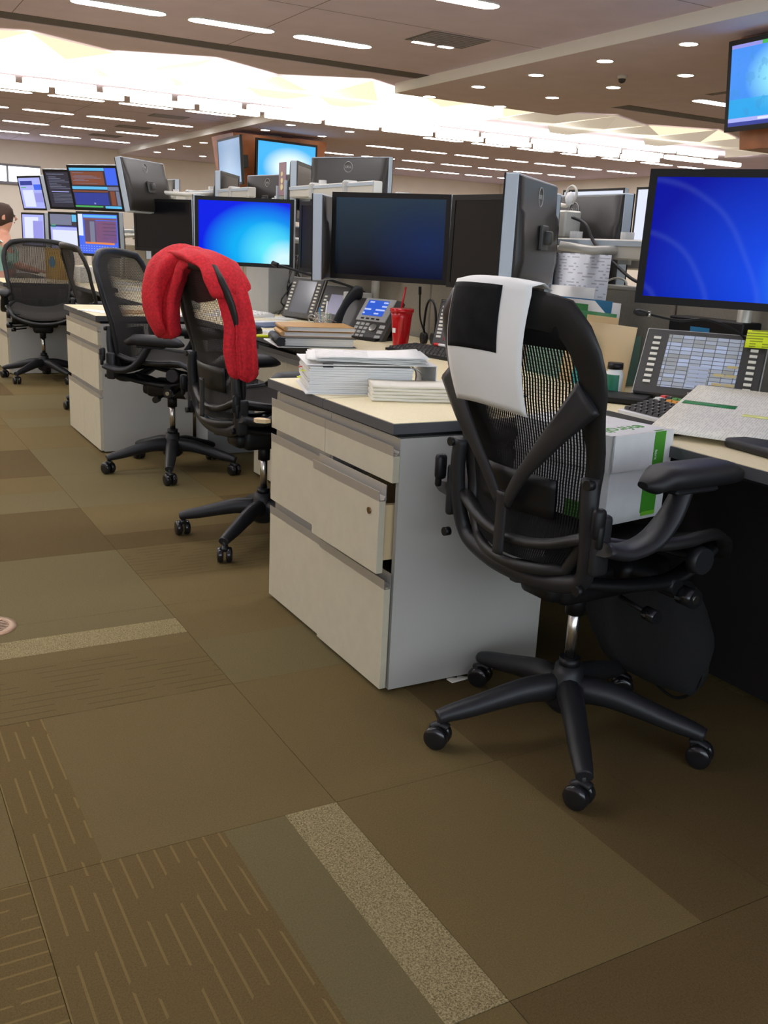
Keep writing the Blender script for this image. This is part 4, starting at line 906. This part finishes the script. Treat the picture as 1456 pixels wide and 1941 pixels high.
M['phone_scr'] = print_mat('phone_screen', (.02, .08, .45), (.5, .6, .9), 70, 40, .55, ax=(1, 2)); b_ = M['phone_scr'].node_tree.nodes['Principled BSDF']; nl = [l for l in M['phone_scr'].node_tree.links if l.to_socket == b_.inputs['Base Color']][0]; M['phone_scr'].node_tree.links.new(nl.from_socket, b_.inputs['Emission Color']); b_.inputs['Emission Strength'].default_value = .8
plbox(MB(), -.035, .02, .075, .095, .004, .0055).build('display', 'phone_scr', ph)
for r in range(4):
    for c in range(3): plbox(MB(), -.04+.026*c, -.085+.019*r, -.022+.026*c, -.073+.019*r, 0, .004).build('number_key', 'lgray', ph)
for k in range(4): plbox(MB(), -.03+.028*k, .002, -.014+.028*k, .008, .004, .006).build('soft_key', 'black', ph)
MB().cyl(pl(0, .058, -.035), pl(.007, .058, -.035), .017).build('navigation_ring', 'chrome', ph)
for r in range(3): plbox(MB(), .09, -.085+.025*r, .118, -.07+.025*r, 0, .004).build('function_key', 'lgray', ph)
hs = MB(); hs.tube(smooth_pts([pl(.012, -.10, -.10), pl(.035, -.10, -.085), pl(.05, -.10, -.02), pl(.05, -.10, .05), pl(.035, -.10, .10), pl(.010, -.10, .12)], 5), 0, n=12, flat=[(lerp_tab([(0, .029), (.15, .030), (.5, .018), (.85, .030), (1, .029)], i/25), lerp_tab([(0, .016), (.5, .011), (1, .016)], i/25)) for i in range(26)], up=(0, 1, 0)); hs.build('handset', 'rub', ph)
MB().b2((-.09, -.09, 0), (-.06, .09, .11)).b2((-.06, -.12, 0), (.08, .12, .012)).build('foot', 'black', ph)
q = pl(.052, -.10, .085); MB().box(q, (.006, .014, .02), ry=-t_).build('message_lamp', 'ledr', ph)
# --- red tumbler
cp = thing('tumbler', 'red plastic tumbler with straw beside the desk phone', 'cup', (.93, 1.63, ZD), .3)
def sq(r, z, n=24): return [(r*math.copysign(abs(math.cos(2*PI*k/n))**.8, math.cos(2*PI*k/n)), r*math.copysign(abs(math.sin(2*PI*k/n))**.8, math.sin(2*PI*k/n)), z) for k in range(n)]
MB().loft([sq(.030, .0), sq(.031, .01), sq(.036, .06), sq(.042, .13), sq(.045, .155)]).build('cup', 'redp', cp); MB().loft([sq(.047, .152), sq(.049, .156), sq(.049, .168), sq(.040, .170)]).build('lid', 'redp', cp); MB().tube([(.0, .005, .165), (.008, -.008, .26)], .0042).build('straw', 'redp', cp)
MB().b2((-.0405, -.004, .065), (-.039, .014, .085), bev=.0).build('label_print', 'paper', cp)
# --- headset
he = thing('headset', 'black headset standing behind the red tumbler', 'headset', (1.10, 1.66, ZD), -.25)
MB().tube(smooth_pts([(0, .095, .03), (0, .10, .10), (0, .075, .175), (0, .02, .205), (0, -.04, .185), (0, -.07, .13), (0, -.068, .07), (0, -.05, .045)], 5), .0055).build('headband', 'black', he)
MB().cyl((-.01, -.05, .04), (.012, -.05, .04), .024, n=16).build('ear_pad', 'rub', he); MB().cyl((-.012, .095, .028), (.012, .095, .028), .026, n=16).build('ear_pad', 'rub', he)
MB().tube(smooth_pts([(.01, .095, .04), (-.03, .07, .12), (-.045, .045, .235)], 5), .004).tube([(-.045, .045, .225), (-.048, .04, .26)], .007).build('microphone_boom', 'black', he)
# --- keyboard near, marker on it
keyboard((.93, 1.34), math.radians(8), .46, .17, 'black keyboard behind the near chair, next to the red tumbler', 6, 18, legend=False)
mk = thing('marker_pen', 'red and white marker lying on the black keyboard', 'pen', (.985, 1.36, ZD+.037), .1); MB().cyl((0, -.03, 0), (0, .035, 0), .006, n=12).build('barrel', 'white', mk); MB().cyl((0, .035, 0), (0, .065, 0), .0068, n=12).build('cap', 'redm', mk); MB().cyl((0, -.045, 0), (0, -.03, 0), .0062, n=12).build('end', 'redm', mk)
tg_ = thing('orange_tab', 'orange paper flag on top of the console behind the chair', 'note', (1.15, 1.50, .957)); MB().b2((0, -.012, 0), (.002, .012, .06)).build('flag', 'orange', tg_)
# --- notebooks stack
bk = thing('binder', 'black binder with white pages under the tan notebooks', 'binder', (.462, 1.96, ZD+.004), math.radians(-16))
MB().b2((0, -.30, 0), (.32, .0, .003)).build('cover', 'dgray', bk); stackpages(bk, 'pages', .29, .29, .003, .034, 10, 'paper', off=(.02, -.295)); MB().b2((0, -.30, .034), (.32, .0, .037)).build('cover', 'dgray', bk); MB().tube([(0, -.30, .019), (0, 0, .019)], .019, n=12).build('spine', 'rub', bk)
for k in range(2):
    nb = thing('notebook', ['lower tan notebook of the stack on the black binder', 'upper tan notebook of the stack, glasses on it'][k], 'notebook', (.474+.004*k, 1.95-.004*k, ZD+.0415+.0215*k), math.radians(-16+2*k))
    MB().b2((0, -.24, 0), (.30, .0, .002)).build('cover', 'tan', nb); stackpages(nb, 'pages', .288, .236, .002, .017, 4, 'paper', j=.0006, off=(.008, -.238)); MB().b2((0, -.24, .017), (.30, 0, .019)).build('cover', 'tan', nb); MB().tube([(0, -.24, .0095), (0, 0, .0095)], .0092, n=10).build('spine', 'tan', nb)
pp = thing('paper_pile', 'thin pile of papers under the black binder', 'papers', (.437, 2.0, ZD), math.radians(-12)); MB().b2((0, -.34, 0), (.34, 0, .003)).build('sheet', 'paper', pp)
gl = thing('glasses', 'folded silver glasses on the tan notebook', 'glasses', (.645, 1.89, ZD+.0825), .4)
gm = MB()
for s in (-1, 1): gm.tube([(.0, s*.030+.022*math.cos(a), .018+.016*math.sin(a)) for a in [2*PI*k/16 for k in range(16)]], .0016, n=6, close=True, up=(1, 0, 0))
gm.tube([(0, -.008, .02), (0, .008, .02)], .0014).tube(smooth_pts([(0, -.052, .022), (.05, -.054, .012), (.10, -.03, .003)], 4), .0016).tube(smooth_pts([(0, .052, .022), (.05, .05, .012), (.10, .03, .003)], 4), .0016); gm.build('frame', 'chrome', gl)
hp = thing('highlighter', 'yellow highlighter sticking out beside the black binder', 'pen', (.43, 2.06, ZD+.008), 1.1); MB().cyl((0, -.06, 0), (0, .06, 0), .0065, n=12).build('barrel', 'yel', hp); MB().cyl((0, .06, 0), (0, .085, 0), .0072, n=12).build('cap', 'black', hp)
ms = thing('computer_mouse', 'black computer mouse left of the tan notebooks', 'mouse', (.50, 2.26, ZD), .8); MB().lathe([(.0, .036), (.012, .035), (.024, .029), (.031, .018), (.033, .0)], n=20).build('shell', 'black', ms); ms.scale = (1.5, 1, 1)
pc = thing('pen_cup', 'clear plastic cup holding pens behind the notebooks', 'cup', (.775, 2.10, ZD)); MB().loft([[(r*math.cos(2*PI*k/24), r*math.sin(2*PI*k/24), z) for k in range(24)] for r, z in ((.032, .0), (.040, .105), (.042, .11), (.040, .11), (.038, .104), (.030, .003))], caps=True).build('wall', 'clear', pc)
for k, (c, x, y) in enumerate((('gkey', .01, .005), ('blue', -.012, -.006), ('white', .004, -.014))):
    p_ = thing('pen', ['green pen in the clear cup', 'blue pen in the clear cup', 'white pen in the clear cup, tall'][k], 'pen', (.775, 2.10, ZD+.006)); MB().tube([(x*.6, y*.6, .0), (x*2, y*2, .10+.03*k)], .004).build('barrel', c, p_)
gn = thing('equipment_box', 'pale grey plastic box with black clips behind the handset', 'box', (1.09, 2.44, ZD), .1); MB().b2((0, -.07, 0), (.09, .07, .19), bev=.004).build('body', 'lgray', gn); MB().b2((-.006, -.03, .12), (0, 0, .15)).build('clip', 'black', gn); MB().b2((-.006, .01, .07), (0, .045, .11)).build('clip', 'black', gn)
bn = thing('cardboard_tray', 'crumpled banknote-green paper on the desk by the consoles', 'paper', (.86, 2.55, ZD)); MB().grid(lambda u, v: Vector((.14*u, .12*v, .012+.014*math.sin(u*7)*math.cos(v*5))), 8, 8, th=.001).build('sheet', mat('olive_paper', (.38, .38, .22), .7), bn)
bp2 = thing('magazine', 'dark blue magazine on the desk behind the red sleeve', 'magazine', (.60, 2.72, ZD), .3); MB().b2((0, -.2, 0), (.26, .0, .008)).build('cover', 'felt' if False else mat('navy_cover', (.03, .06, .16), .35), bp2)
for k, (x, y, a) in enumerate(((.55, 2.35, .2), (.72, 2.95, -.3), (.88, 3.1, .5), (.6, 3.35, .1))):
    t = thing('desk_papers', ['white sheet near the black mouse', 'white sheets under the grey console', 'white printed sheets beside the grey metal panel', 'white sheets behind the mesh chair'][k], 'papers', (x, y, ZD+.001), a)
    for q in range(3): MB().b2((.01*q, -.15+.01*q, .001*q), (.2+.01*q, .0+.012*q, .001*q+.0008)).build('sheet', 'gprint' if q == 2 else 'paper', t)
keyboard((.85, 3.33), .2, .42, .15, 'light keyboard beside the grey panel under the cyan screen', 5, 16, basem='white', special=lambda r, c: 'white', legend=False)
mp2 = thing('equipment_cabinet', 'grey metal box standing on the desk under the cyan-blue screen', 'box', (1.06, 3.42, ZD)); MB().b2((-.02, 0, 0), (.2, .36, .30), bev=.004).build('casing', 'gray', mp2)
cb_ = thing('cable_bundle', 'tangle of black cables below the cyan-blue screen', 'cables', (1.15, 3.3, ZD))
for k in range(6):
    R = random.Random(k); MB().tube(smooth_pts([(R.uniform(-.05, .05), R.uniform(-.15, .05), .35), (R.uniform(-.08, .05), R.uniform(-.1, .05), .2), (R.uniform(-.1, .0), R.uniform(-.1, .05), .08), (R.uniform(-.1, .1), R.uniform(-.1, .1), .01)], 5), .005, n=6).build('cable', 'cable', cb_)
lp_ = thing('desk_fan', 'round dark fan-like disc on the desk left of the grey console', 'fan', (1.12, 3.36-.16, ZD), .3); MB().tube([(0, .07*math.cos(a), .13+.07*math.sin(a)) for a in [2*PI*k/24 for k in range(24)]], .006, n=6, close=True, up=(1, 0, 0)).build('guard', 'black', lp_); MB().cyl((.0, 0, .13), (.012, 0, .13), .066).build('disc', 'dgray', lp_); MB().cyl((0, 0, 0), (0, 0, .07), .01).cyl((0, 0, 0), (0, 0, .01), .05).build('foot', 'black', lp_)  # fan-like disc in a round guard, gives no light
gm_ = thing('gooseneck_microphone', 'short black microphone in front of the cyan-blue screen', 'microphone', (.98, 2.85, ZD)); q0 = at(527, 503, x=.85)-Vector((.98, 2.85, ZD)); MB().tube(smooth_pts([(.22, -.42, .0), (.22, -.41, .16), (.16, -.30, .215), tuple(q0+Vector((.12, -.10, -.035))), tuple(q0+Vector((.04, -.03, -.01))), tuple(q0)], 6), .007).build('neck', 'black', gm_); MB().tube([tuple(q0), tuple(q0+Vector((-.02, .03, .01)))], .013).build('head', 'rub', gm_)
# --- clutter on the far peninsula (second island)
fp = thing('folder', 'tan folder on the second island worktop', 'folder', (.12, 3.42, ZD), .2); MB().b2((0, -.12, 0), (.3, .1, .006)).build('cover', 'tan', fp)
for k, (x, y, a) in enumerate(((-.0, 3.45, .4), (.33, 3.35, -.2))):
    t = thing('desk_papers', ['white sheets at the corner of the second island', 'white sheets on the second island right of the folder'][k], 'papers', (x, y, ZD+.007*0+.0005), a); MB().b2((0, -.1, 0), (.2 if k else .10, .12, .003)).build('sheet', 'paper', t)
sb = thing('sanitizer_bottle', 'clear pump bottle standing behind the mesh-back chair', 'bottle', (.70, 3.75, ZD)); MB().lathe([(.028, 0), (.03, .01), (.03, .10), (.012, .125), (.012, .14)]).build('bottle_body', 'lgray', sb); MB().lathe([(.014, .14), (.014, .155), (.005, .158), (.005, .185), (.012, .19), (.012, .2)]).build('pump', 'white', sb)
cm = thing('cable_loop', 'white cable loop on the desk behind the mesh-back chair', 'cable', (.42, 3.62, ZD)); MB().tube([(.07*math.cos(a), .07*math.sin(a), .012+.01*math.sin(2*a)) for a in [2*PI*k/20 for k in range(20)]], .005, n=6, close=True).build('loop', 'wcable', cm)
for k, (x, y, lb) in enumerate(((.75, 4.9, 'white keyboard tray papers behind the far chair'), (.70, 5.7, 'white sheets under the orange-table screen'), (.85, 6.6, 'loose sheets beside the seated person'))):
    t = thing('desk_papers', lb, 'papers', (x, y, ZD), .3*k)
    for q in range(4): MB().b2((.012*q, -.2+.01*q, .002*q), (.26+.012*q, .1, .002*q+.0015)).build('sheet', 'paper', t)
mz = thing('computer_mouse', 'small black mouse under the orange-table screen', 'mouse', (.60, 5.35, ZD), .2); MB().lathe([(.0, .034), (.014, .032), (.026, .024), (.032, .0)], n=16).build('shell', 'black', mz)
yb_ = thing('mustard_box', 'mustard yellow carton with blue emblem seen through the far chair', 'box', (.50, 7.15, ZD), .35); MB().b2((0, -.12, 0), (.1, .12, .27)).build('carton', 'yp', yb_); MB().cyl((-.002, 0, .15), (0, 0, .15), .05, n=20).build('emblem', 'blue', yb_)
wb = thing('white_box', 'white carton right of the mustard box behind the far chair', 'box', (.62, 6.75, ZD), .1); MB().b2((0, -.12, 0), (.16, .12, .13), bev=.004).build('carton', 'card', wb)
# --- right side tray with papers and folders
ft = thing('file_sorter', 'clear green desk tray holding upright papers and folders', 'file tray', (1.08, .42, ZD)); MB().b2((-.06, .0, 0), (.10, .42, .006)).b2((-.062, 0, .0), (-.058, .42, .19)).b2((.098, 0, 0), (.102, .42, .17)).build('tray', mat('tray_green', (.25, .42, .34), .2, trans=.3), ft)
M['lprint'] = print_mat('letter_print', (.74, .76, .80), (.33, .33, .36), 90, 80, .62, ax=(1, 2))
def sheetv(name, label, cat, p, q, zb, zt, mt, lean=.03, tabs=None, side=None):
    """an upright sheet standing between two desk points"""
    p, q = Vector(p), Vector(q); c = (p+q)/2; W_ = (q-p).length; yaw = math.atan2(q.y-p.y, q.x-p.x)
    t = thing(name, label, cat, (c.x, c.y, zb), yaw-PI/2)
    MB().grid(lambda u, v: Vector((lean*v, -W_/2+W_*u, (zt-zb)*v)), 2, 2, th=.0015).build('sheet', mt, t)
    if tabs: MB().b2((lean, -W_/2+W_*tabs[0], zt-zb-.002), (lean+.0015, -W_/2+W_*tabs[1], zt-zb+.022)).build('index_tab', mt, t)
    return t
sheetv('letter', 'white printed form standing tallest in the file tray', 'paper', (1.15, .60), (1.12, .93), ZD+.007, 1.175, 'lprint', .02)
sheetv('letter', 'white letter with red and blue logo in front of the tall form', 'paper', (1.09, .60), (1.09, .88), ZD+.007, 1.06, 'paper', .02)
lg = thing('brochure', 'blue brochure behind the green folder in the file tray', 'paper', (1.075, .47, ZD+.007)); MB().b2((0, 0, 0), (.003, .28, .275)).build('sheet', 'blue', lg)
sheetv('letter', 'blank white sheet between blue brochure and green folder', 'paper', (1.068, .43), (1.06, .72), ZD+.007, 1.02, 'paper', .012)
sheetv('file_folder', 'green file folder with a tab standing in the tray', 'folder', (1.045, .42), (1.045, .72), ZD+.007, .985, 'green', .012, (.5, 1.0))
sheetv('file_folder', 'tall manila file folder leaning before the green one', 'folder', (.985, .27), (.985, .60), ZD+.001, .955, 'manila', .028, (.28, .75))
tl = thing('teal_card', 'teal card clipped to the manila folder', 'card', (.975, .42, ZD+.001)); MB().b2((0, 0, 0), (.002, .10, .17)).build('sheet', 'teal', tl)
bt = thing('pill_bottle', 'green and white bottle with black cap left of the console', 'bottle', (.905, .235, ZD)); MB().lathe([(.026, 0), (.028, .004), (.028, .075), (.022, .085), (.022, .09)]).build('bottle_body', 'white', bt); MB().loft([[(.0285*math.cos(a), .0285*math.sin(a), z) for a in [math.radians(150+110*k/12) for k in range(13)]] for z in (.012, .072)], closed=False).build('label_sleeve', 'gbot', bt); MB().cyl((0, 0, .088), (0, 0, .108), .025, .024).build('cap', 'black', bt)
bl = thing('black_device', 'flat black device beside the green bottle', 'device', (.85, .155, ZD), .6); MB().box((0, 0, .012), (.12, .2, .024), bev=.006).build('body', 'black', bl)
M['dprint'] = print_mat('ledger_print', (.74, .72, .62), (.50, .49, .44), 160, 90, .35)
dc = thing('ledger_sheet', 'large printed sheet with a green band over the keyboard', 'paper', (.785, -.345, ZD+.088), math.radians(28)); MB().grid(lambda u, v: Vector((-.22+.44*u, -.15+.30*v, -.072*(1-u))), 6, 4, th=.0008).build('sheet', 'dprint', dc)
MB().grid(lambda u, v: Vector((.03+.028*u, .0+.14*v, .0012-.072*(1-(.25+.028*u)/.44))), 2, 2, th=.0003).build('green_band', 'green', dc)
M['hl'] = mat('highlighter_ink', (.72, .75, .25), .6); MB().grid(lambda u, v: Vector((-.02+.02*u, -.15+.12*v, .0012-.072*(1-(.20+.02*u)/.44))), 2, 2, th=.0002).build('highlighted_line', 'hl', dc)
wp = thing('wrist_pad', 'black leatherette pad at the right edge of the near desk', 'pad', (.73, -.62, ZD), math.radians(-5)); MB().box((0, 0, .012), (.26, .26, .024), bev=.01, seg=3).build('pad_body', 'rub', wp)
# gooseneck microphone at right
gk = thing('gooseneck_microphone', 'long black gooseneck microphone under the blue login monitor', 'microphone', (1.13, -.10, ZD))
pts = [at(1440, 720, y=-.06), at(1432, 672, y=-.03), at(1400, 630, y=.0), at(1340, 606, y=.03), at(1290, 608, y=.06), at(1240, 598, y=.08), at(1225, 594, y=.09)]
o_ = Vector((1.13, -.10, ZD)); MB().tube([tuple(p-o_) for p in smooth_pts([tuple(p) for p in pts], 5)], .0035, n=8).build('neck', 'black', gk)
a, b = at(1228, 595, y=.09)-o_, at(1203, 591, y=.1)-o_; MB().tube([a, a+(b-a)*.3, a+(b-a)*.7, b], [.006, .0095, .0105, .007], n=12).build('head', 'rub', gk); MB().tube([at(1232, 596, y=.088)-o_, at(1227, 595, y=.09)-o_], .0085, n=12).build('collar', 'chrome', gk)
ba = pts[0]-o_; MB().cyl((ba.x, ba.y, 0), (ba.x, ba.y, .02), .03).tube([(ba.x, ba.y, .015), tuple(ba)], .005).build('base', 'black', gk)
dk = thing('docking_box', 'black electronics box under the blue login monitor', 'device', (1.205, .17, ZD), 0); MB().b2((0, -.15, 0), (.085, .16, .25), bev=.004).build('casing', 'black', dk); MB().b2((-.002, -.02, .20), (0, .06, .222)).build('badge', 'blue', dk)
# clamp box with webcam on the rail near centre-right
cx = thing('power_box', 'beige metal box with a webcam on top of the silver rail', 'device', (1.27, 1.03, 1.232)); MB().box((0, 0, .05), (.08, .16, .10), bev=.006).build('casing', 'silv2', cx); MB().b2((-.044, .0, .03), (-.04, .03, .075)).build('socket', 'black', cx); MB().b2((-.044, .05, .0), (-.04, .06, .1)).build('latch', 'white', cx)
MB().tube(smooth_pts([(0, .06, .10), (0, .04, .125), (0, -.03, .118), (0, -.045, .135)], 4), .008).build('webcam_arm', 'wcable', cx); MB().tube([(.0, -.055+.03*math.cos(a), .16+.03*math.sin(a)) for a in [2*PI*k/18 for k in range(18)]], .005, n=6, close=True, up=(1, 0, 0)).build('webcam_ring', 'wcable', cx); MB().lathe([(.0, .12), (.015, .125), (.02, .145), (.012, .165), (0, .17)], c=(0, -.05, 0)).build('webcam_body', 'white', cx)
sw = thing('clamp_screw', 'clamp screw with black wing knob on the silver rail', 'clamp', (1.22, 1.12, 1.225)); MB().cyl((0, 0, 0), (0, 0, .085), .007, n=10).build('shaft', 'chrome', sw); MB().box((0, 0, .092), (.02, .055, .018), bev=.004).build('wing_knob', 'black', sw)
ca = thing('cable', 'thick black cable hanging from the silver rail to the big monitor', 'cable', (1.2, .8, 1.2)); o2 = Vector((1.2, .8, 1.2)); MB().tube([tuple(p-o2) for p in smooth_pts([tuple(at(x, y, x=1.19)) for x, y in ((1085, 412), (1110, 425), (1128, 462), (1165, 500), (1200, 530), (1230, 540))], 5)], .006, n=8).build('sheath', 'cable', ca)
ca = thing('cable', 'white cable looping over the divider left of the big monitor', 'cable', (1.32, .7, 1.06)); o2 = Vector((1.32, .7, 1.06)); MB().tube([tuple(p-o2) for p in smooth_pts([tuple(at(x, y, x=1.32)) for x, y in ((1142, 541), (1155, 531), (1172, 527), (1186, 533), (1188, 545))], 5)], .004, n=8).build('sheath', 'wcable', ca)
# postcard holder on the upper rail
pcd = thing('postcard', 'mauve postcard with yellow figures upright on the silver rail', 'card', (1.335, 3.93, 1.45)); MB().b2((0, -.055, 0), (.004, .055, .20)).build('card_sheet', mat('mauve_card', (.28, .17, .20), .5), pcd)
for k in range(3): MB().cyl((-.002, .004, .05+.04*k), (0, .004, .05+.04*k), .02-.003*k, n=8).build('yellow_figure', 'yel' if False else mat('pale_yellow_print', (.75, .65, .3), .5), pcd)
MB().b2((-.01, .06, -.16), (.01, .075, .06)).b2((-.01, -.075, -.16), (.01, -.06, .09)).build('holder_post', 'silver', pcd)

# --- cardboard box on the near chair seat
bx = thing('carton', 'white cardboard carton with green stripes on the nearest chair seat', 'box', (.284, -.458, .568), math.radians(9))
bw_, bd_, bh = .212, .30, .212
MB().b2((0, 0, 0), (bw_, bd_, bh-.004)).build('carton_body', 'card', bx)
lid = MB(); lid.b2((-.002, -.002, bh-.004), (bw_+.002, bd_, bh)).b2((-.006, -.006, bh-.085), (bw_+.004, -.0005, bh-.0)).b2((-.006, -.006, bh-.085), (-.0005, bd_, bh-.0)); lid.build('lid', 'card', bx)
MB().b2((bw_*.68, -.0072, bh-.085), (bw_*.87, -.0061, bh-.0)).build('green_stripe', 'boxg', bx); MB().b2((bw_*.60, -.0016, .016), (bw_*.86, -.0003, .09)).build('green_stripe', 'boxg', bx); MB().b2((-.002, .0, .0), (-.0003, .12, .04)).build('green_stripe', 'boxg', bx)
MB().b2((bw_*.62, -.0018, .008), (bw_*.86, -.0004, .018)).build('lime_stripe', mat('lime_print', (.16, .5, .02), .6), bx)
MB().b2((bw_*.72, .0, bh+.0001), (bw_*.87, .006, bh+.0006)).build('green_edge', 'boxg', bx)
text('evirollo', .062, .0003, 'boxg', bx, (bw_*.40, .055, bh+.0004), (0, 0, PI), 'box_lettering')
text('Acme' if False else 'fabric', .011, .0003, 'white', bx, (bw_*.72, -.0075, bh-.055), (PI/2, PI/2, 0), 'stripe_lettering')

# --- bag under the desk, paper scrap, label tab
bg = thing('cloth_bag', 'dark cloth bag hanging under the desk behind the nearest chair', 'bag', (.62, -.30, .10))
def bag(u, v):
    a = 2*PI*u; z = .26*v; r = .10+.045*math.sin(PI*(v*.8+.12)); n_ = .02*noise.noise(Vector((math.cos(a)*2, math.sin(a)*2, v*4)))
    return Vector((.6*(r+n_)*math.cos(a), (1.5*r+n_)*math.sin(a)+.05*(v-.5), z))
MB().loft([[bag(k/24, q/10) for k in range(24)] for q in range(11)]).build('pouch', 'clothk', bg)
MB().tube(smooth_pts([(0, -.13, .22), (0, -.20, .14), (0, -.21, .03), (0, -.14, -.04), (0, -.05, -.03)], 6), .004).build('cord', 'cable', bg)
sc2 = thing('paper_scrap', 'torn paper scrap on the carpet at the pedestal foot', 'paper', (.19, -.028, .001), .1); MB().grid(lambda u, v: Vector((.14*u, .026*v*(1+.4*math.sin(u*23)), .003*math.sin(u*9)*v+.0015)), 14, 3, th=.0006).build('scrap', 'napkin', sc2)
lt = thing('label_tab', 'beige card tab sticking out of the left pedestal top drawer', 'card', (-.022, .80, .598)); MB().prism([(0, .002), (-.01, .035), (-.03, .045), (-.045, .035), (-.045, .012), (-.02, -.004)], 0, .012).build('tab', 'manila', lt)

# ================================================================ SEATED PERSON at the left edge
pr = thing('person', 'person in a mint shirt sitting at the far left desk', 'person', (.12, 7.62, -.0), math.radians(-4))
def skin(name, joints, edges, radii, mt, parent, root=0, sub=2):
    me = bpy.data.meshes.new(name); me.from_pydata(joints, edges, []); o = bpy.data.objects.new(name, me); COL.objects.link(o)
    md = o.modifiers.new('s', 'SKIN'); sl = me.skin_vertices[0].data if me.skin_vertices else None
    for i, r in enumerate(radii): sl[i].radius = r if isinstance(r, tuple) else (r, r)
    sl[root].use_root = True; md.use_smooth_shade = True; s = o.modifiers.new('b', 'SUBSURF'); s.levels = s.render_levels = sub
    dg = bpy.context.evaluated_depsgraph_get(); dg.update(); m2 = bpy.data.meshes.new_from_object(o.evaluated_get(dg)); bpy.data.objects.remove(o)
    for f in m2.polygons: f.use_smooth = True
    m2.materials.clear(); m2.materials.append(M[mt]); n = bpy.data.objects.new(name, m2); COL.objects.link(n); n.parent = parent; return n
J = [(0, 0, .64), (.0, 0, .78), (.02, 0, .95), (.03, 0, 1.06), (.045, 0, 1.13), (.06, 0, 1.20), (.07, 0, 1.28),   # 0-6 spine, neck, head
     (.03, .17, 1.03), (.13, .21, .84), (.34, .14, .79), (.03, -.17, 1.03), (.13, -.21, .84), (.34, -.14, .79),      # arms 7-12
     (.06, .09, .62), (.43, .11, .60), (.44, .11, .14), (.06, -.09, .62), (.43, -.11, .60), (.44, -.11, .14), (.54, .11, .05), (.54, -.11, .05)]
E2 = [(0, 1), (1, 2), (2, 3), (3, 4), (4, 5), (5, 6), (3, 7), (7, 8), (8, 9), (3, 10), (10, 11), (11, 12), (0, 13), (13, 14), (14, 15), (0, 16), (16, 17), (17, 18), (15, 19), (18, 20)]
rd = [(.14, .11), (.14, .10), (.15, .11), (.12, .09), .05, .075, .085, .055, .04, .026, .055, .04, .026, .085, .06, .035, .085, .06, .035, .03, .03]
body = skin('body', J, E2, rd, 'skin', pr)
sj = [J[i] for i in (0, 1, 2, 3, 7, 8, 10, 11)]; skin('shirt', sj, [(0, 1), (1, 2), (2, 3), (3, 4), (4, 5), (3, 6), (6, 7)], [(.155, .125), (.155, .115), (.165, .125), (.13, .10), .072, .054, .072, .054], 'shirt', pr)
tj = [J[i] for i in (0, 13, 14, 15, 16, 17, 18)]; skin('trousers', tj, [(0, 1), (1, 2), (2, 3), (0, 4), (4, 5), (5, 6)], [(.15, .12), .095, .072, .05, .095, .072, .05], 'trou', pr)
hr = MB(); hr.loft([[(.055+r*math.cos(2*PI*k/20)*1.05, r*.95*math.sin(2*PI*k/20), z) for k in range(20)] for r, z in ((.06, 1.20), (.092, 1.24), (.105, 1.30), (.098, 1.35), (.07, 1.39), (.02, 1.405))]); hr.build('hair', 'hair', pr, loc=(-.018, 0, -.02))
fc = MB(); fc.tube([(.15, 0, 1.27), (.17, 0, 1.245), (.155, 0, 1.235)], [.008, .012, .008], n=8); fc.build('nose', 'skin', pr)
for s in (-1, 1):
    MB().lathe([(.0, -.01), (.009, -.004), (.009, .004), (0, .01)], c=(.148, s*.03, 1.275), n=10).build('eye', 'dgray', pr); MB().box((.05, s*.09, 1.26), (.03, .014, .05), bev=.006, seg=2).build('ear', 'skin', pr)
    for q in range(5):
        a_ = (-.024+.012*q)*s; hx, hy = .36, s*.14
        MB().tube([(hx, hy+a_, .79), (hx+.05, hy+a_*1.2-(.02*s if q == 0 else 0), .785), (hx+(.075 if q else .06)+.006*(2-abs(q-2.5)), hy+a_*1.3-(.03*s if q == 0 else 0), .768)], [.010, .009, .007], n=8).build('finger', 'skin', pr)
MB().box((.148, 0, 1.215), (.01, .045, .008), bev=.003).build('mouth', 'redm', pr)
